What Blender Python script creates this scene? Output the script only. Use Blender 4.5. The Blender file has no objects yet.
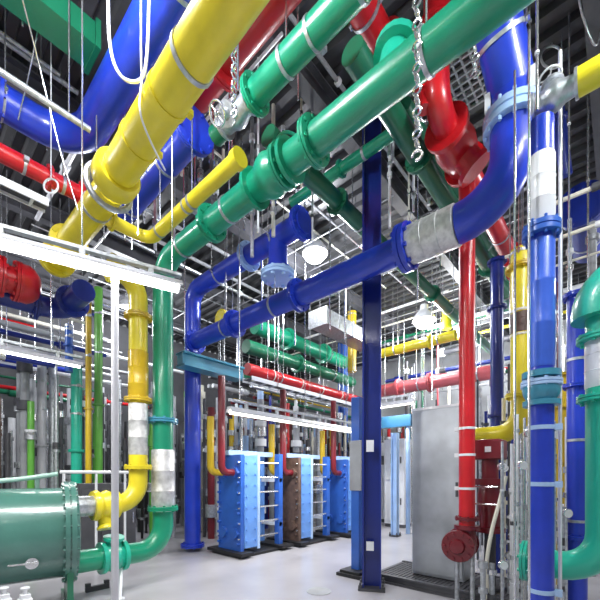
import bpy, bmesh, math, random
from mathutils import Vector, Matrix
random.seed(11)
R = math.radians
COL = bpy.context.scene.collection
PI = math.pi
CEIL = 7.0
EYE = 1.6
S, C = 0.66436, 0.74741          # plant axes seen from the camera (yaw)

# ------------------------------------------------------------------ placing
def at(px, py, d):
    """world point seen at a photo position at a depth (metres) in front of the camera"""
    cx = (px-300)/360*d; cz = (475-py)/360*d
    return Vector((cx*S+d*C, -cx*C+d*S, EYE+cz))
def proj(P):
    d = P.x*C+P.y*S; cx = P.x*S-P.y*C
    return (300+360*cx/d, 475-360*(P.z-EYE)/d, d)
def slide(P, axis, px):
    """move along plant axis X or Y until the column px is reached"""
    d = P.x*C+P.y*S; cx = P.x*S-P.y*C
    a, b = (S, C) if axis == 'X' else (-C, S)
    k = (px-300)/360
    t = (k*d-cx)/(a-k*b)
    return P+Vector((t, 0, 0) if axis == 'X' else (0, t, 0))
def zat(P, py):
    d = P.x*C+P.y*S
    return Vector((P.x, P.y, EYE+(475-py)/360*d))
V = Vector

# ------------------------------------------------------------------ materials
def mat(name, col, rough=.35, metal=0., var=.12, nscale=3., bump=.0, coat=0., emis=None, estr=0., dirt=None, spec=.5):
    m = bpy.data.materials.new(name); m.use_nodes = True
    nt = m.node_tree; b = nt.nodes['Principled BSDF']
    b.inputs['Roughness'].default_value = rough
    b.inputs['Metallic'].default_value = metal
    b.inputs['Coat Weight'].default_value = coat
    b.inputs['Coat Roughness'].default_value = .12
    b.inputs['Specular IOR Level'].default_value = spec
    tc = nt.nodes.new('ShaderNodeTexCoord')
    n = nt.nodes.new('ShaderNodeTexNoise'); n.inputs['Scale'].default_value = nscale; n.inputs['Detail'].default_value = 6
    nt.links.new(tc.outputs['Object'], n.inputs['Vector'])
    r = nt.nodes.new('ShaderNodeValToRGB')
    r.color_ramp.elements[0].position = .3; r.color_ramp.elements[1].position = .7
    c0 = tuple(max(0, c*(1-var)) for c in col)+(1,); c1 = tuple(min(1, c*(1+var)) for c in col)+(1,)
    if dirt: c0 = tuple(dirt)+(1,)
    r.color_ramp.elements[0].color = c0; r.color_ramp.elements[1].color = c1
    nt.links.new(n.outputs['Fac'], r.inputs['Fac']); nt.links.new(r.outputs['Color'], b.inputs['Base Color'])
    if bump:
        n2 = nt.nodes.new('ShaderNodeTexNoise'); n2.inputs['Scale'].default_value = nscale*14
        nt.links.new(tc.outputs['Object'], n2.inputs['Vector'])
        bp = nt.nodes.new('ShaderNodeBump'); bp.inputs['Strength'].default_value = bump; bp.inputs['Distance'].default_value = .02
        nt.links.new(n2.outputs['Fac'], bp.inputs['Height']); nt.links.new(bp.outputs['Normal'], b.inputs['Normal'])
    if emis:
        b.inputs['Emission Color'].default_value = tuple(emis)+(1,); b.inputs['Emission Strength'].default_value = estr
    return m
def paint(name, col, **k):
    k.setdefault('rough', .32); k.setdefault('coat', .35); k.setdefault('bump', .06)
    return mat(name, col, **k)
M = dict(
 yellow=paint('yellow paint', (.80, .66, .025)),
 ochre=paint('ochre yellow paint', (.62, .42, .015)),
 green=paint('green paint', (.010, .30, .165)),
 dgreen=paint('dark green paint', (.008, .145, .072)),
 jade=paint('bright jade paint', (.018, .46, .31)),
 lime=paint('leaf green paint', (.12, .40, .05)),
 blue=paint('blue paint', (.014, .045, .50)),
 dblue=paint('navy blue paint', (.010, .026, .24)),
 mblue=paint('mid blue paint', (.03, .12, .50)),
 lblue=paint('light blue paint', (.14, .33, .78)),
 sblue=paint('sky blue gloss paint', (.045, .13, .64)),
 pblue=paint('pale blue paint', (.40, .58, .86)),
 tealblue=paint('teal blue paint', (.05, .27, .40)),
 dteal=paint('dark teal paint', (.015, .07, .14)),
 red=paint('red paint', (.58, .010, .016)),
 maroon=paint('maroon paint', (.17, .010, .018)),
 pink=paint('faded red paint', (.62, .12, .14)),
 tank=paint('sea green enamel', (.060, .175, .145), rough=.26, nscale=2, coat=.5),
 tankpale=paint('pale sea green enamel', (.36, .58, .50)),
 white=paint('white paint', (.78, .79, .82), var=.06),
 palegrey=paint('pale grey paint', (.50, .50, .54), var=.1),
 galv=mat('galvanised steel', (.52, .54, .57), rough=.38, metal=.75, var=.25, nscale=22),
 lagging=mat('aluminium lagging', (.66, .66, .66), rough=.42, metal=.45, var=.25, nscale=14, bump=.25),
 steel=mat('bright steel', (.72, .73, .75), rough=.25, metal=.9, var=.15, nscale=20),
 grey=mat('grey paint', (.33, .34, .36), rough=.5, var=.2),
 dgrey=mat('dark grey metal', (.07, .07, .08), rough=.5, var=.3),
 black=mat('black rubber', (.015, .015, .017), rough=.5),
 brown=mat('brown gasket plates', (.12, .075, .06), rough=.55, var=.35, nscale=9),
 cab=mat('brushed sheet metal', (.50, .53, .57), rough=.40, metal=.55, var=.30, nscale=1.6),
 cream=mat('cream cable sheath', (.75, .72, .62), rough=.5),
 tube=mat('lit fluorescent tube', (1, 1, 1), emis=(1, .99, .95), estr=5.0),
 tube2=mat('lit warm tube', (1, 1, .95), emis=(1, .96, .82), estr=2.6),
 bulb=mat('lit lamp lens', (1, 1, 1), emis=(.95, .97, 1), estr=9.0),
)

# ------------------------------------------------------------------ mesh helpers
def finish(bm, name, m, parent=None, loc=None, smooth=True, bevel=0):
    me = bpy.data.meshes.new(name)
    bmesh.ops.recalc_face_normals(bm, faces=bm.faces[:])
    bm.to_mesh(me); bm.free()
    if smooth:
        for p in me.polygons: p.use_smooth = True
        me.set_sharp_from_angle(angle=R(38))
    me.materials.append(M[m])
    o = bpy.data.objects.new(name, me); COL.objects.link(o)
    if bevel:
        bv = o.modifiers.new('bevel', 'BEVEL'); bv.width = bevel; bv.segments = 2; bv.limit_method = 'ANGLE'
    if parent is not None:
        o.parent = parent
        if loc is not None: o.location = loc
    elif loc is not None: o.location = loc
    return o
def tag(o, label=None, cat=None, group=None, kind=None):
    if label: o['label'] = label
    if cat: o['category'] = cat
    if group: o['group'] = group
    if kind: o['kind'] = kind
    return o
def empty(name, loc, label, cat, group=None, rotz=0):
    o = bpy.data.objects.new(name, None); COL.objects.link(o); o.location = loc; o.rotation_euler.z = rotz
    o.empty_display_size = .1
    return tag(o, label, cat, group)
def frame(d):
    d = d.normalized()
    a = V((0, 0, 1)) if abs(d.z) < .9 else V((1, 0, 0))
    x = a.cross(d).normalized(); y = d.cross(x).normalized()
    return x, y
def sweep(bm, pts, r, n=16, caps=True):
    """tube through pts, radius constant or per point; parallel transport"""
    rs = r if isinstance(r, (list, tuple)) else [r]*len(pts)
    rings = []; x = None
    for i, p in enumerate(pts):
        if i == 0: d = pts[1]-pts[0]
        elif i == len(pts)-1: d = pts[-1]-pts[-2]
        else: d = (pts[i+1]-p).normalized()+(p-pts[i-1]).normalized()
        if d.length < 1e-7: d = pts[i]-pts[i-1]
        d = d.normalized()
        if x is None: x, y = frame(d)
        else:
            x = (x-d*x.dot(d))
            x = x.normalized() if x.length > 1e-6 else frame(d)[0]
            y = d.cross(x).normalized()
        rings.append([bm.verts.new(p+(x*math.cos(a)+y*math.sin(a))*rs[i]) for a in [2*PI*k/n for k in range(n)]])
    for a, b in zip(rings, rings[1:]):
        for k in range(n): bm.faces.new((a[k], a[(k+1) % n], b[(k+1) % n], b[k]))
    if caps:
        bm.faces.new(rings[0][::-1]); bm.faces.new(rings[-1])
def lathe(bm, P, d, prof, n=20):
    """prof: list of (distance along d, radius)"""
    d = d.normalized()
    sweep_pts = [P+d*s for s, _ in prof]
    x, y = frame(d); rings = []
    for (s, r), p in zip(prof, sweep_pts):
        r = max(r, .0008)
        rings.append([bm.verts.new(p+(x*math.cos(a)+y*math.sin(a))*r) for a in [2*PI*k/n for k in range(n)]])
    for a, b in zip(rings, rings[1:]):
        for k in range(n): bm.faces.new((a[k], a[(k+1) % n], b[(k+1) % n], b[k]))
    bm.faces.new(rings[0][::-1]); bm.faces.new(rings[-1])
def torus(bm, P, d, Rr, r, n=24, m=8, a0=0, a1=2*PI):
    x, y = frame(d); full = abs(a1-a0-2*PI) < 1e-4
    rings = []
    for k in range(n+(0 if full else 1)):
        a = a0+(a1-a0)*k/n
        rad = x*math.cos(a)+y*math.sin(a); c = P+rad*Rr
        rings.append([bm.verts.new(c+(rad*math.cos(b)+d.normalized()*math.sin(b))*r) for b in [2*PI*j/m for j in range(m)]])
    prs = list(zip(rings, rings[1:]))+([(rings[-1], rings[0])] if full else [])
    for a, b in prs:
        for j in range(m): bm.faces.new((a[j], a[(j+1) % m], b[(j+1) % m], b[j]))
    if not full: bm.faces.new(rings[0][::-1]); bm.faces.new(rings[-1])
def box(bm, c, s, rot=None):
    m = Matrix.Translation(c) @ (rot.to_4x4() if rot else Matrix()) @ Matrix.Diagonal((s[0], s[1], s[2], 1))
    bmesh.ops.create_cube(bm, size=1, matrix=m)
def box2(bm, a, b):
    box(bm, (V(a)+V(b))/2, [abs(b[i]-a[i]) for i in range(3)])
def fillet(pts, bends, seg=7):
    out = [pts[0]]
    for i in range(1, len(pts)-1):
        bend = bends[i-1] if isinstance(bends, (list, tuple)) else bends
        a, p, b = pts[i-1], pts[i], pts[i+1]
        u = (a-p); w = (b-p)
        ang = u.angle(w)
        if ang > R(178): out.append(p); continue
        t = min(bend/math.tan(ang/2), u.length*.49 if i > 1 else u.length*.98, w.length*.49 if i < len(pts)-2 else w.length*.98)
        r = t*math.tan(ang/2)
        u.normalize(); w.normalize()
        bis = (u+w).normalized(); cc = p+bis*(r/math.sin(ang/2))
        s = p+u*t; e = p+w*t
        v0 = (s-cc); v1 = (e-cc); tot = v0.angle(v1); axis = v0.cross(v1).normalized()
        for k in range(seg+1):
            out.append(cc+Matrix.Rotation(tot*k/seg, 3, axis) @ v0)
    out.append(pts[-1])
    return out
def O(o): return o.location   # parents sit unrotated, so local = world - origin

# ------------------------------------------------------------------ pipe pieces
def flange(par, P, d, r, m, label=None, w=None, rr=None, bolts=8, name='flange'):
    d = d.normalized(); w = w or r*.42; rr = rr or r*1.5
    P = P-O(par)
    bm = bmesh.new()
    lathe(bm, P-d*w/2, d, [(0, r*1.02), (0, rr*.97), (w*.03, rr), (w*.44, rr), (w*.47, rr*.93), (w*.53, rr*.93), (w*.56, rr), (w*.97, rr), (w, rr*.97), (w, r*1.02)], 24)
    x, y = frame(d); br = (r+rr)/2*1.02
    for k in range(bolts):
        a = 2*PI*(k+.5)/bolts
        q = P+(x*math.cos(a)+y*math.sin(a))*br
        bs = max(.008, (rr-r)*.26)
        lathe(bm, q-d*w*.8, d, [(0, bs*.5), (0, bs), (w*1.6, bs), (w*1.6, bs*.5)], 6)
    o = finish(bm, name, m, par)
    if label: o['label'] = label
    return o
def sleeve(par, A, B, r, m, name='insulation_sleeve', label=None):
    bm = bmesh.new(); d = (B-A); L = d.length
    lathe(bm, A-O(par), d, [(0, r*.8), (0, r*.96), (L*.02, r), (L*.33, r), (L*.34, r*1.03), (L*.35, r), (L*.66, r), (L*.67, r*1.03), (L*.68, r), (L*.98, r), (L, r*.96), (L, r*.8)], 24)
    o = finish(bm, name, m, par)
    if label: o['label'] = label
    return o
def band(par, P, d, r, m='galv', w=.03, name='clamp_band'):
    bm = bmesh.new(); d = d.normalized()
    lathe(bm, P-O(par)-d*w/2, d, [(0, r*.9), (0, r*1.06), (w, r*1.06), (w, r*.9)], 20)
    x, y = frame(d)
    box(bm, P-O(par)+x*(r*1.06+.02), (.05, .05, .05))
    return finish(bm, name, m, par)
def hanger(par, P, d, r, top=CEIL, m='galv', two=True):
    bm = bmesh.new(); d = d.normalized(); w = .035; p = P-O(par)
    lathe(bm, p-d*w/2, d, [(0, r*.95), (0, r*1.07), (w, r*1.07), (w, r*.95)], 20)
    h = finish(bm, 'hanger', m, par)
    side = d.cross(V((0, 0, 1))); side = side.normalized() if side.length > .1 else V((1, 0, 0))
    for s in ((-1, 1) if two else (0,)):
        b = bmesh.new()
        q = p+side*s*r*1.1
        z0 = p.z if s else p.z+r
        sweep(b, [V((q.x, q.y, z0-.05)), V((q.x, q.y, top-O(par).z))], .009, 6)
        if s: box(b, V((q.x, q.y, z0)), (.05, .05, .03))
        finish(b, 'hanger_rod', 'steel', h)
    return h
def wheel(par, P, d, Rr, m, stem=.12, stem_m='steel'):
    d = d.normalized(); p = P-O(par)
    bm = bmesh.new()
    torus(bm, p+d*stem, d, Rr, Rr*.11, 20, 8)
    x, y = frame(d)
    for k in range(4):
        a = k*PI/2+.3; sweep(bm, [p+d*stem, p+d*stem+(x*math.cos(a)+y*math.sin(a))*Rr], Rr*.07, 6)
    sweep(bm, [p+d*(stem-.02), p+d*(stem+.03)], Rr*.2, 8)
    w = finish(bm, 'handwheel', m, par)
    b2 = bmesh.new(); sweep(b2, [p, p+d*(stem+.04)], Rr*.1, 8)
    finish(b2, 'valve_stem', stem_m, par)
    return w
def valve(par, P, d, r, m, up=None, wheel_m='steel', bm_wheel=True, k=1.0):
    """globe/gate valve body on a pipe through P"""
    d = d.normalized(); up = (up or V((0, 0, 1))).normalized(); p = P-O(par)
    bm = bmesh.new()
    L = r*2.6*k
    lathe(bm, p-d*L, d, [(0, r), (0, r*1.5), (r*.3, r*1.5), (r*.3, r*1.05), (L*.55, r*1.15), (L*.75, r*1.42), (L, r*1.55), (L*1.25, r*1.42), (L*1.45, r*1.15), (2*L-r*.3, r*1.05), (2*L-r*.3, r*1.5), (2*L, r*1.5), (2*L, r)], 24)
    lathe(bm, p, up, [(0, r*.95), (r*1.8, r*.85), (r*1.8, r*1.25), (r*2.1, r*1.25), (r*2.1, r*.6), (r*2.9, r*.42), (r*2.9, .02)], 20)
    v = finish(bm, 'valve_body', m, par)
    if bm_wheel:
        w = wheel(par, P+up*r*2.8, up, r*1.15, wheel_m, stem=r*.9)
    return v

def pipe(name, label, pts, r, m, bend=None, cat='pipe', group=None, n=18, fl=(), hang=(), bands=(), sl=(), end_fl=(False, False), fm=None):
    """one pipe run; fl/hang/bands: (segment, fraction[, material]); sl: (segment, f0, f1, radius, material, name)"""
    pts = [V(p) for p in pts]
    o0 = pts[0].copy()
    path = fillet(pts, bend if bend is not None else r*2.6)
    bm = bmesh.new(); sweep(bm, [p-o0 for p in path], r, n)
    o = finish(bm, name, m, loc=o0)
    tag(o, label, cat, group)
    seg = lambda i: (pts[i], pts[i+1])
    for f in fl:
        a, b = seg(f[0]); flange(o, a.lerp(b, f[1]), b-a, r, f[2] if len(f) > 2 else (fm or m))
    if end_fl[0]: flange(o, pts[0], pts[1]-pts[0], r, fm or m)
    if end_fl[1]: flange(o, pts[-1], pts[-1]-pts[-2], r, fm or m)
    for h in hang:
        a, b = seg(h[0]); hanger(o, a.lerp(b, h[1]), b-a, r, top=(h[2] if len(h) > 2 else CEIL), two=(r > .09 and len(h) < 3))
    for h in bands:
        a, b = seg(h[0]); band(o, a.lerp(b, h[1]), b-a, r, h[2] if len(h) > 2 else 'galv')
    for s in sl:
        a, b = seg(s[0]); sleeve(o, a.lerp(b, s[1]), a.lerp(b, s[2]), s[3], s[4], s[5] if len(s) > 5 else 'insulation_sleeve', s[6] if len(s) > 6 else None)
    return o

# ================================================================== SETTING
def room():
    X0, X1, Y0, Y1 = -5, 15.5, -5, 13.5
    bm = bmesh.new(); box2(bm, (X0, Y0, -.2), (X1, Y1, 0))
    f = finish(bm, 'floor', 'grey', smooth=False)
    m = mat('sealed concrete', (.43, .42, .45), rough=.22, var=.10, nscale=.8, bump=.02, spec=.5); M['floor'] = m
    f.data.materials[0] = m; f['kind'] = 'structure'
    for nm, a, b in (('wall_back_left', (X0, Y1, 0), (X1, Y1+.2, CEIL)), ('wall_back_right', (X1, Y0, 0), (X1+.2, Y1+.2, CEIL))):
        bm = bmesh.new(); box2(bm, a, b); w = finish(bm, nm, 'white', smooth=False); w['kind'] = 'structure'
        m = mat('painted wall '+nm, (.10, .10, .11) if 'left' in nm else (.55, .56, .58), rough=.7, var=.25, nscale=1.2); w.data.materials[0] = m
    # corrugated roof deck
    bm = bmesh.new(); p = .28; x = X0; prev = None; prof = []
    while x < X1:
        prof += [(x, CEIL), (x+.10, CEIL), (x+.13, CEIL+.08), (x+.25, CEIL+.08)]; x += p
    va = [bm.verts.new((x, Y0, z)) for x, z in prof]; vb = [bm.verts.new((x, Y1, z)) for x, z in prof]
    for i in range(len(prof)-1): bm.faces.new((va[i], va[i+1], vb[i+1], vb[i]))
    m = mat('dark roof deck', (.075, .075, .08), rough=.45, metal=.5, var=.3, nscale=2); M['deck'] = m
    c = finish(bm, 'ceiling', 'deck', smooth=False); c['kind'] = 'structure'
    so = c.modifiers.new('thick', 'SOLIDIFY'); so.thickness = .03; so.offset = 1
    # roof beams, I section, along X
    k = 1
    for y in (-2.2, .2, 3.1, 5.95, 8.6, 11.2):
        bm = bmesh.new()
        box2(bm, (X0, y-.1, 6.97), (X1, y+.1, 6.995)); box2(bm, (X0, y-.1, 6.66), (X1, y+.1, 6.69)); box2(bm, (X0, y-.015, 6.66), (X1, y+.015, 6.99))
        b = finish(bm, 'trim_%d' % k, 'dgrey', smooth=False); b['kind'] = 'structure'; k += 1
room()

# ================================================================== OVERHEAD PIPES
# --- big yellow main, upper left
A = at(119, 172, 3.54); B = at(230, 0, 2.274); D = (B-A).normalized()
zy = A.z
end = B+D*1.6
d0 = A-D*.10
big = pipe('pipe', 'large yellow overhead main sloping across the top left, ending in a fat rounded collar', [d0, end], .158, 'yellow', hang=((0, .42, CEIL), (0, .8, CEIL)))
bm = bmesh.new()
lathe(bm, A-D*.20-O(big), D, [(0, .02), (0, .16), (.03, .20), (.07, .215), (.20, .215), (.24, .19), (.24, .16)], 28)
finish(bm, 'end_collar', 'yellow', big)
bm = bmesh.new(); torus(bm, A-D*.27-O(big), D, .215, .03, 28, 8)
o = finish(bm, 'clamp_ring', 'galv', big); o['label'] = 'grey steel clamp ring under the collar'
# thin white conduit clamp lines on the main
for t in (.25, .55): band(big, A.lerp(B, t), D, .158, 'yellow', .05)
# --- smaller yellow continuing beyond it, turning out of frame parallel to the strip light
P0 = at(108, 192, 3.98); P1 = slide(P0, 'Y', 57)
yb = pipe('pipe', 'medium yellow pipe running from under the big collar down to the long strip light', [P0+V((0, -.08, 0)), P1], .155, 'yellow', fl=((0, .72),), end_fl=(False, True), n=22)
hanger(yb, P0.lerp(P1, .18), V((0, 1, 0)), .155, top=5.80, two=False)
# --- yellow branch: across then up right
Q0 = P0+V((.0, .55, 0)); Q0 = V((P0.x+.12, P0.y+.42, P0.z-.02))
Q1 = slide(Q0, 'X', 150); Q2 = slide(Q1, 'Y', 236)
yc = pipe('pipe', 'narrow yellow branch pipe with a bend, below and right of the big yellow main', [Q0, Q1, Q2], .075, 'yellow', bend=.16, hang=((1, .15, 5.5), (1, .56, 6.08)), bands=((1, .5),), fl=((0, .15),))
bm = bmesh.new(); dv = V((0, -1, 0)); lathe(bm, Q2-O(yc), dv, [(0, .04), (0, .092), (.07, .092), (.07, .05)], 18); finish(bm, 'end_cap', 'yellow', yc)
# --- big blue from upper left : along Y then -X
B1 = at(165, 0, 3.33); 
b0 = V((B1.x, B1.y-1.6, 6.0)); b1 = slide(V((B1.x, B1.y, 6.0)), 'Y', 80); b2 = b1+V((-5.5, 0, 0))
bl = pipe('pipe', 'wide blue main with a sweeping elbow at the top left behind the yellow main', [b0, b1, b2], .19, 'blue', bend=.5, n=24, hang=((0, .35), (1, .15)), fl=((1, .16),))
# --- red header along the left
rA = at(72, 190, 4.75); rB = rA+V((-5, 0, 0))
pipe('pipe', 'dark red pipe under the blue main at the far left edge', [rA+V((.1, 0, 0)), rB], .10, 'red', fl=((0, .07), (0, .2)), bands=((0, .12),), end_fl=(True, False), hang=((0, .04, 5.81), (0, .25, 5.81)))
# --- wide red overhead along Y behind yellow
r1 = at(245, 30, 3.72); r0 = r1+V((0, -1.6, 0)); r2 = slide(r1, 'Y', 118)
pipe('pipe', 'wide red overhead pipe seen behind the upper end of the big yellow main', [r0, r1, r2], .19, 'red', n=22, fl=((1, .12), (1, .6)), hang=((1, .3), (1, .8)))
# --- second blue behind yellow
s1 = at(205, 112, 4.05); s1.x = 2.34; s1.z = 5.66; s2 = slide(s1, 'Y', 160)
pipe('pipe', 'short royal blue pipe glimpsed between the big yellow main and its narrow branch', [V((2.34, 3.75, 5.66)), V((2.34, 5.9, 5.66))], .17, 'blue', n=22, end_fl=(True, False), hang=((0, .3, 6.02), (0, .8, 6.02)))
# --- green A
g1 = at(252, 98, 3.65); g0 = g1+V((0, -4, 0))
ga = pipe('pipe', 'upper green pipe ending in an open bolted flange near the top centre', [g1, g0], .12, 'green', n=22, fl=((0, .012),), hang=((0, .12, 6.02), (0, .32, 6.02)), bands=((0, .2),))
valve(ga, g1+V((0, .24, 0)), V((0, 1, 0)), .085, 'galv', up=V((-.8, 0, -.6)), wheel_m='steel')
bm = bmesh.new(); sweep(bm, [g1+V((0, .44, 0))-O(ga), g1+V((0, .62, 0))-O(ga)], .10, 18); o = finish(bm, 'pipe_stub', 'dgreen', ga)
# --- green B : from overhead, down to the tank
v0 = at(163, 265, 5.4); vx, vy = v0.x, v0.y
zB = EYE+213/360*5.4
nozz = V((1.44, vy, .50))
e0 = V((vx, -2.2, zB))
gb = pipe('pipe', 'long green overhead main that drops down at left and bends into the sea green tank',
          [V((vx, -2.2, zB)), V((vx, vy, zB)), V((vx, vy, .50)), V((1.49, vy, .50))], .145, 'green', bend=.36, n=24,
          fl=((0, .60), (0, .655), (0, .83), (1, .555, 'tealblue'), (1, .86)), hang=((0, .45, CEIL), (0, .78, CEIL), (0, .92, CEIL)))
sleeve(gb, zat(v0, 450), zat(v0, 511), .165, 'lagging', label='grey unpainted spool section')
# flanged union near the middle with bright bolts
pB = slide(V((vx, 1, zB)), 'Y', 272); valve(gb, pB, V((0, 1, 0)), .14, 'green', up=V((.6, 0, 1)), wheel_m='jade', k=.8)
sleeve(gb, slide(pB, 'Y', 262), slide(pB, 'Y', 246), .12, 'lagging', name='expansion_joint', label='grey expansion joint')
bm = bmesh.new()
q = slide(pB, 'Y', 392); lathe(bm, q-O(gb), V((.3, 0, 1)), [(0, .13), (.26, .13), (.26, .19), (.33, .19), (.33, .05)], 20); finish(bm, 'branch_nozzle', 'jade', gb)
# --- G1, G3 green along X
G1 = at(440, 190, 5); g1s = slide(G1, 'X', 352); g1e = slide(G1, 'X', 520)
pipe('pipe', 'dark green pipe running from the green main back past the red overhead valve', [g1s, g1e], .12, 'dgreen', fl=((0, .2), (0, .62)), hang=((0, .35, CEIL), (0, .8, CEIL)))
G3 = at(325, 190, 4.93); G3.z = 5.5
pipe('pipe', 'dark green overhead pipe crossing behind the tall navy column', [slide(G3, 'X', 268), slide(G3, 'X', 492)], .115, 'dgreen', fl=((0, .06), (0, .14), (0, .5)), hang=((0, .2), (0, .6)))
G2 = at(350, 163, 5.0)
pipe('pipe', 'slim green pipe crossing over the dark green pipes near the top of the navy column', [slide(G2, 'Y', 404), slide(G2, 'Y', 292)], .078, 'green', hang=((0, .3), (0, .75)), fl=((0, .5),))
G5 = at(430, 150, 5.3)
pipe('pipe', 'dark green high pipe under the roof deck behind the red overhead valve', [slide(G5, 'X', 404), slide(G5, 'X', 535)], .10, 'dgreen', hang=((0, .4), (0, .8)))
# --- red high along X between greens
ra = at(365, 12, 3.68)
pipe('pipe', 'bright red pipe end at the top edge between two green mains', [slide(ra, 'X', 345), slide(ra, 'X', 383)], .15, 'red', end_fl=(False, True), hang=((0, .5),), fl=((0, .1),))
# --- blue upper and header
U1 = V((4.18, 3.62, 5.49)); hdr = V((4.18, 6.75, 5.49))
bu = pipe('pipe', 'upper blue main with a flanged drop tee and a tall leg by the heat exchangers', [U1, V((4.18, 6.75, 5.49)), V((4.18, 6.75, .12))], .165, 'blue', bend=.30, n=22,
          fl=((0, .02), (0, .42, 'pblue')), hang=((0, .2), (0, .7)), end_fl=(False, True))
t0 = slide(V((4.18, 5, 5.49)), 'Y', 278)
bm = bmesh.new(); lathe(bm, t0-O(bu), V((0, 0, -1)), [(0, .155), (.50, .155), (.50, .21), (.56, .21)], 20); finish(bm, 'drop_tee', 'blue', bu)
flange(bu, t0+V((0, 0, -.62)), V((0, 0, -1)), .16, 'pblue', label='pale blue flange under the tee', w=.10, rr=.28)
# --- blue lower, lagged spool, big elbow up and away
zL = 4.33; xL = 4.08
L0 = V((xL, 6.5, zL)); pA = slide(V((xL, 2, zL)), 'Y', 411); pC = slide(V((xL, 2, zL)), 'Y', 459)
yE = .80
up2 = at(486, -30, 3.25)
lo = pipe('pipe', 'lower blue main with a grey lagged spool, passing the tall navy column',
          [L0, pC+V((0, .01, 0))], .16, 'blue', n=24, fl=((0, .25), (0, .55)), end_fl=(True, False), hang=((0, .2, 5.37), (0, .45, 5.37)))
sleeve(lo, pA, pC+V((0, .01, 0)), .215, 'lagging', label='grey lagged spool with bright bands')
flange(lo, pA+V((0, .06, 0)), V((0, 1, 0)), .175, 'blue', w=.12, rr=.27)
el = pipe('pipe', 'fat glossy blue elbow pipe sweeping up to the roof beside the red strainer', [pC, V((xL, yE, zL)), V((xL, yE, 5.40)), up2], .20, 'blue', bend=[.60, .2], n=28, hang=((2, .45),))
flange(el, V((xL, yE, 5.12)), V((0, 0, 1)), .20, 'pblue', label='pale bolted flange above the elbow', w=.15, rr=.265, bolts=12)
for k_, a in enumerate((0.6, 2.2, 4.1)):
    bm = bmesh.new(); box(bm, V((xL, yE, 5.27))-O(el)+V((math.cos(a)*.235, math.sin(a)*.235, .04)), (.03, .05, .2)); finish(bm, 'flange_lug', 'white', el)
# thin white conduit hugging the rising blue pipe
# --- red assembly upper right
zr = 5.42; yr = 1.43; xr = 4.75
rr0 = slide(V((4.4, yr, zr)), 'X', 440); rr1 = slide(V((4.4, yr, zr)), 'X', 516)
red = pipe('pipe', 'bright red overhead pipe with a stubby strainer valve beside the blue elbow', [rr0+V((-.1, 0, 1.5)), rr0+V((-.1, 0, 0)), rr1+V((.6, 0, 0))], .13, 'red', bend=.25, n=22, fl=((1, .75), (1, .9), (0, .45)), hang=((1, .6),))
rv = slide(V((4.4, yr, zr)), 'X', 456)
bm = bmesh.new(); dX = V((1, 0, 0)); p = rv-O(red)
lathe(bm, p-dX*.34, dX, [(0, .14), (0, .235), (.06, .235), (.06, .17), (.16, .20), (.30, .225), (.44, .21), (.56, .18), (.62, .18), (.62, .235), (.68, .235), (.68, .14)], 26)
lathe(bm, p, V((.35, -.5, -.75)), [(0, .15), (.30, .14), (.30, .20), (.36, .20), (.36, .03)], 22)
lathe(bm, p+V((-.1, 0, 0)), V((-.2, .45, .9)), [(0, .11), (.25, .10), (.25, .15), (.31, .15), (.31, .03)], 20)
finish(bm, 'strainer_body', 'red', red)
o = wheel(red, rv+V((-.16, .14, .28)), V((-.2, .45, .9)), .12, 'steel', stem=.2)
bm = bmesh.new(); lathe(bm, p+V((-.62, .12, .05)), V((0, 0, 1)), [(0, .04), (0, .07), (.16, .07), (.16, .10), (.2, .10), (.2, .03), (.34, .025), (.34, .01)], 14); finish(bm, 'relief_valve', 'red', red)
# red drop to the floor
rd = pipe('pipe', 'tall vertical red drop pipe with white bands in front of the grey cabinet', [V((xr, yr, zr-.16)), V((xr, yr, .86))], .094, 'red', n=22,
          bands=((0, .775, 'white'), (0, .87, 'white'), (0, .70, 'white')), fl=((0, .955, 'maroon'),))
rdx = V((xr, yr, 0)); pb = zat(rdx, 545)
bm = bmesh.new(); lathe(bm, pb-O(rd)-V((.19, -.05, 0)), V((1, .15, 0)), [(0, .03), (0, .19), (.05, .20), (.07, .20), (.07, .16), (.30, .15), (.30, .20), (.36, .20), (.36, .05)], 26)
lathe(bm, pb-O(rd), V((0, 0, 1)), [(0, .12), (.2, .10), (.2, .15), (.25, .15)], 20)
for k in range(10):
    a_ = 2*PI*k/10; dd = V((1, .15, 0)).normalized(); fx, fy = frame(dd)
    lathe(bm, pb-O(rd)-V((.22, -.05, 0))+(fx*math.cos(a_)+fy*math.sin(a_))*.155, dd, [(0, .012), (0, .02), (.04, .02)], 6)
lathe(bm, pb-O(rd)-V((.24, -.05, 0)), V((1, .15, 0)), [(0, .02), (.01, .08), (.06, .10)], 16)
finish(bm, 'strainer', 'maroon', rd)
gz_ = .004
for dx, dy in ((-.09, .09), (-.09, -.09)):
    bm = bmesh.new(); q = pb-O(rd)+V((dx, dy, -.1)); sweep(bm, [q, V((q.x, q.y, -O(rd).z+gz_))], .028, 12)
    lathe(bm, V((q.x, q.y, -O(rd).z+gz_-.002)), V((0, 0, 1)), [(0, .07), (.02, .07), (.02, .03)], 12)
    finish(bm, 'support_leg', 'galv', rd)
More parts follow.
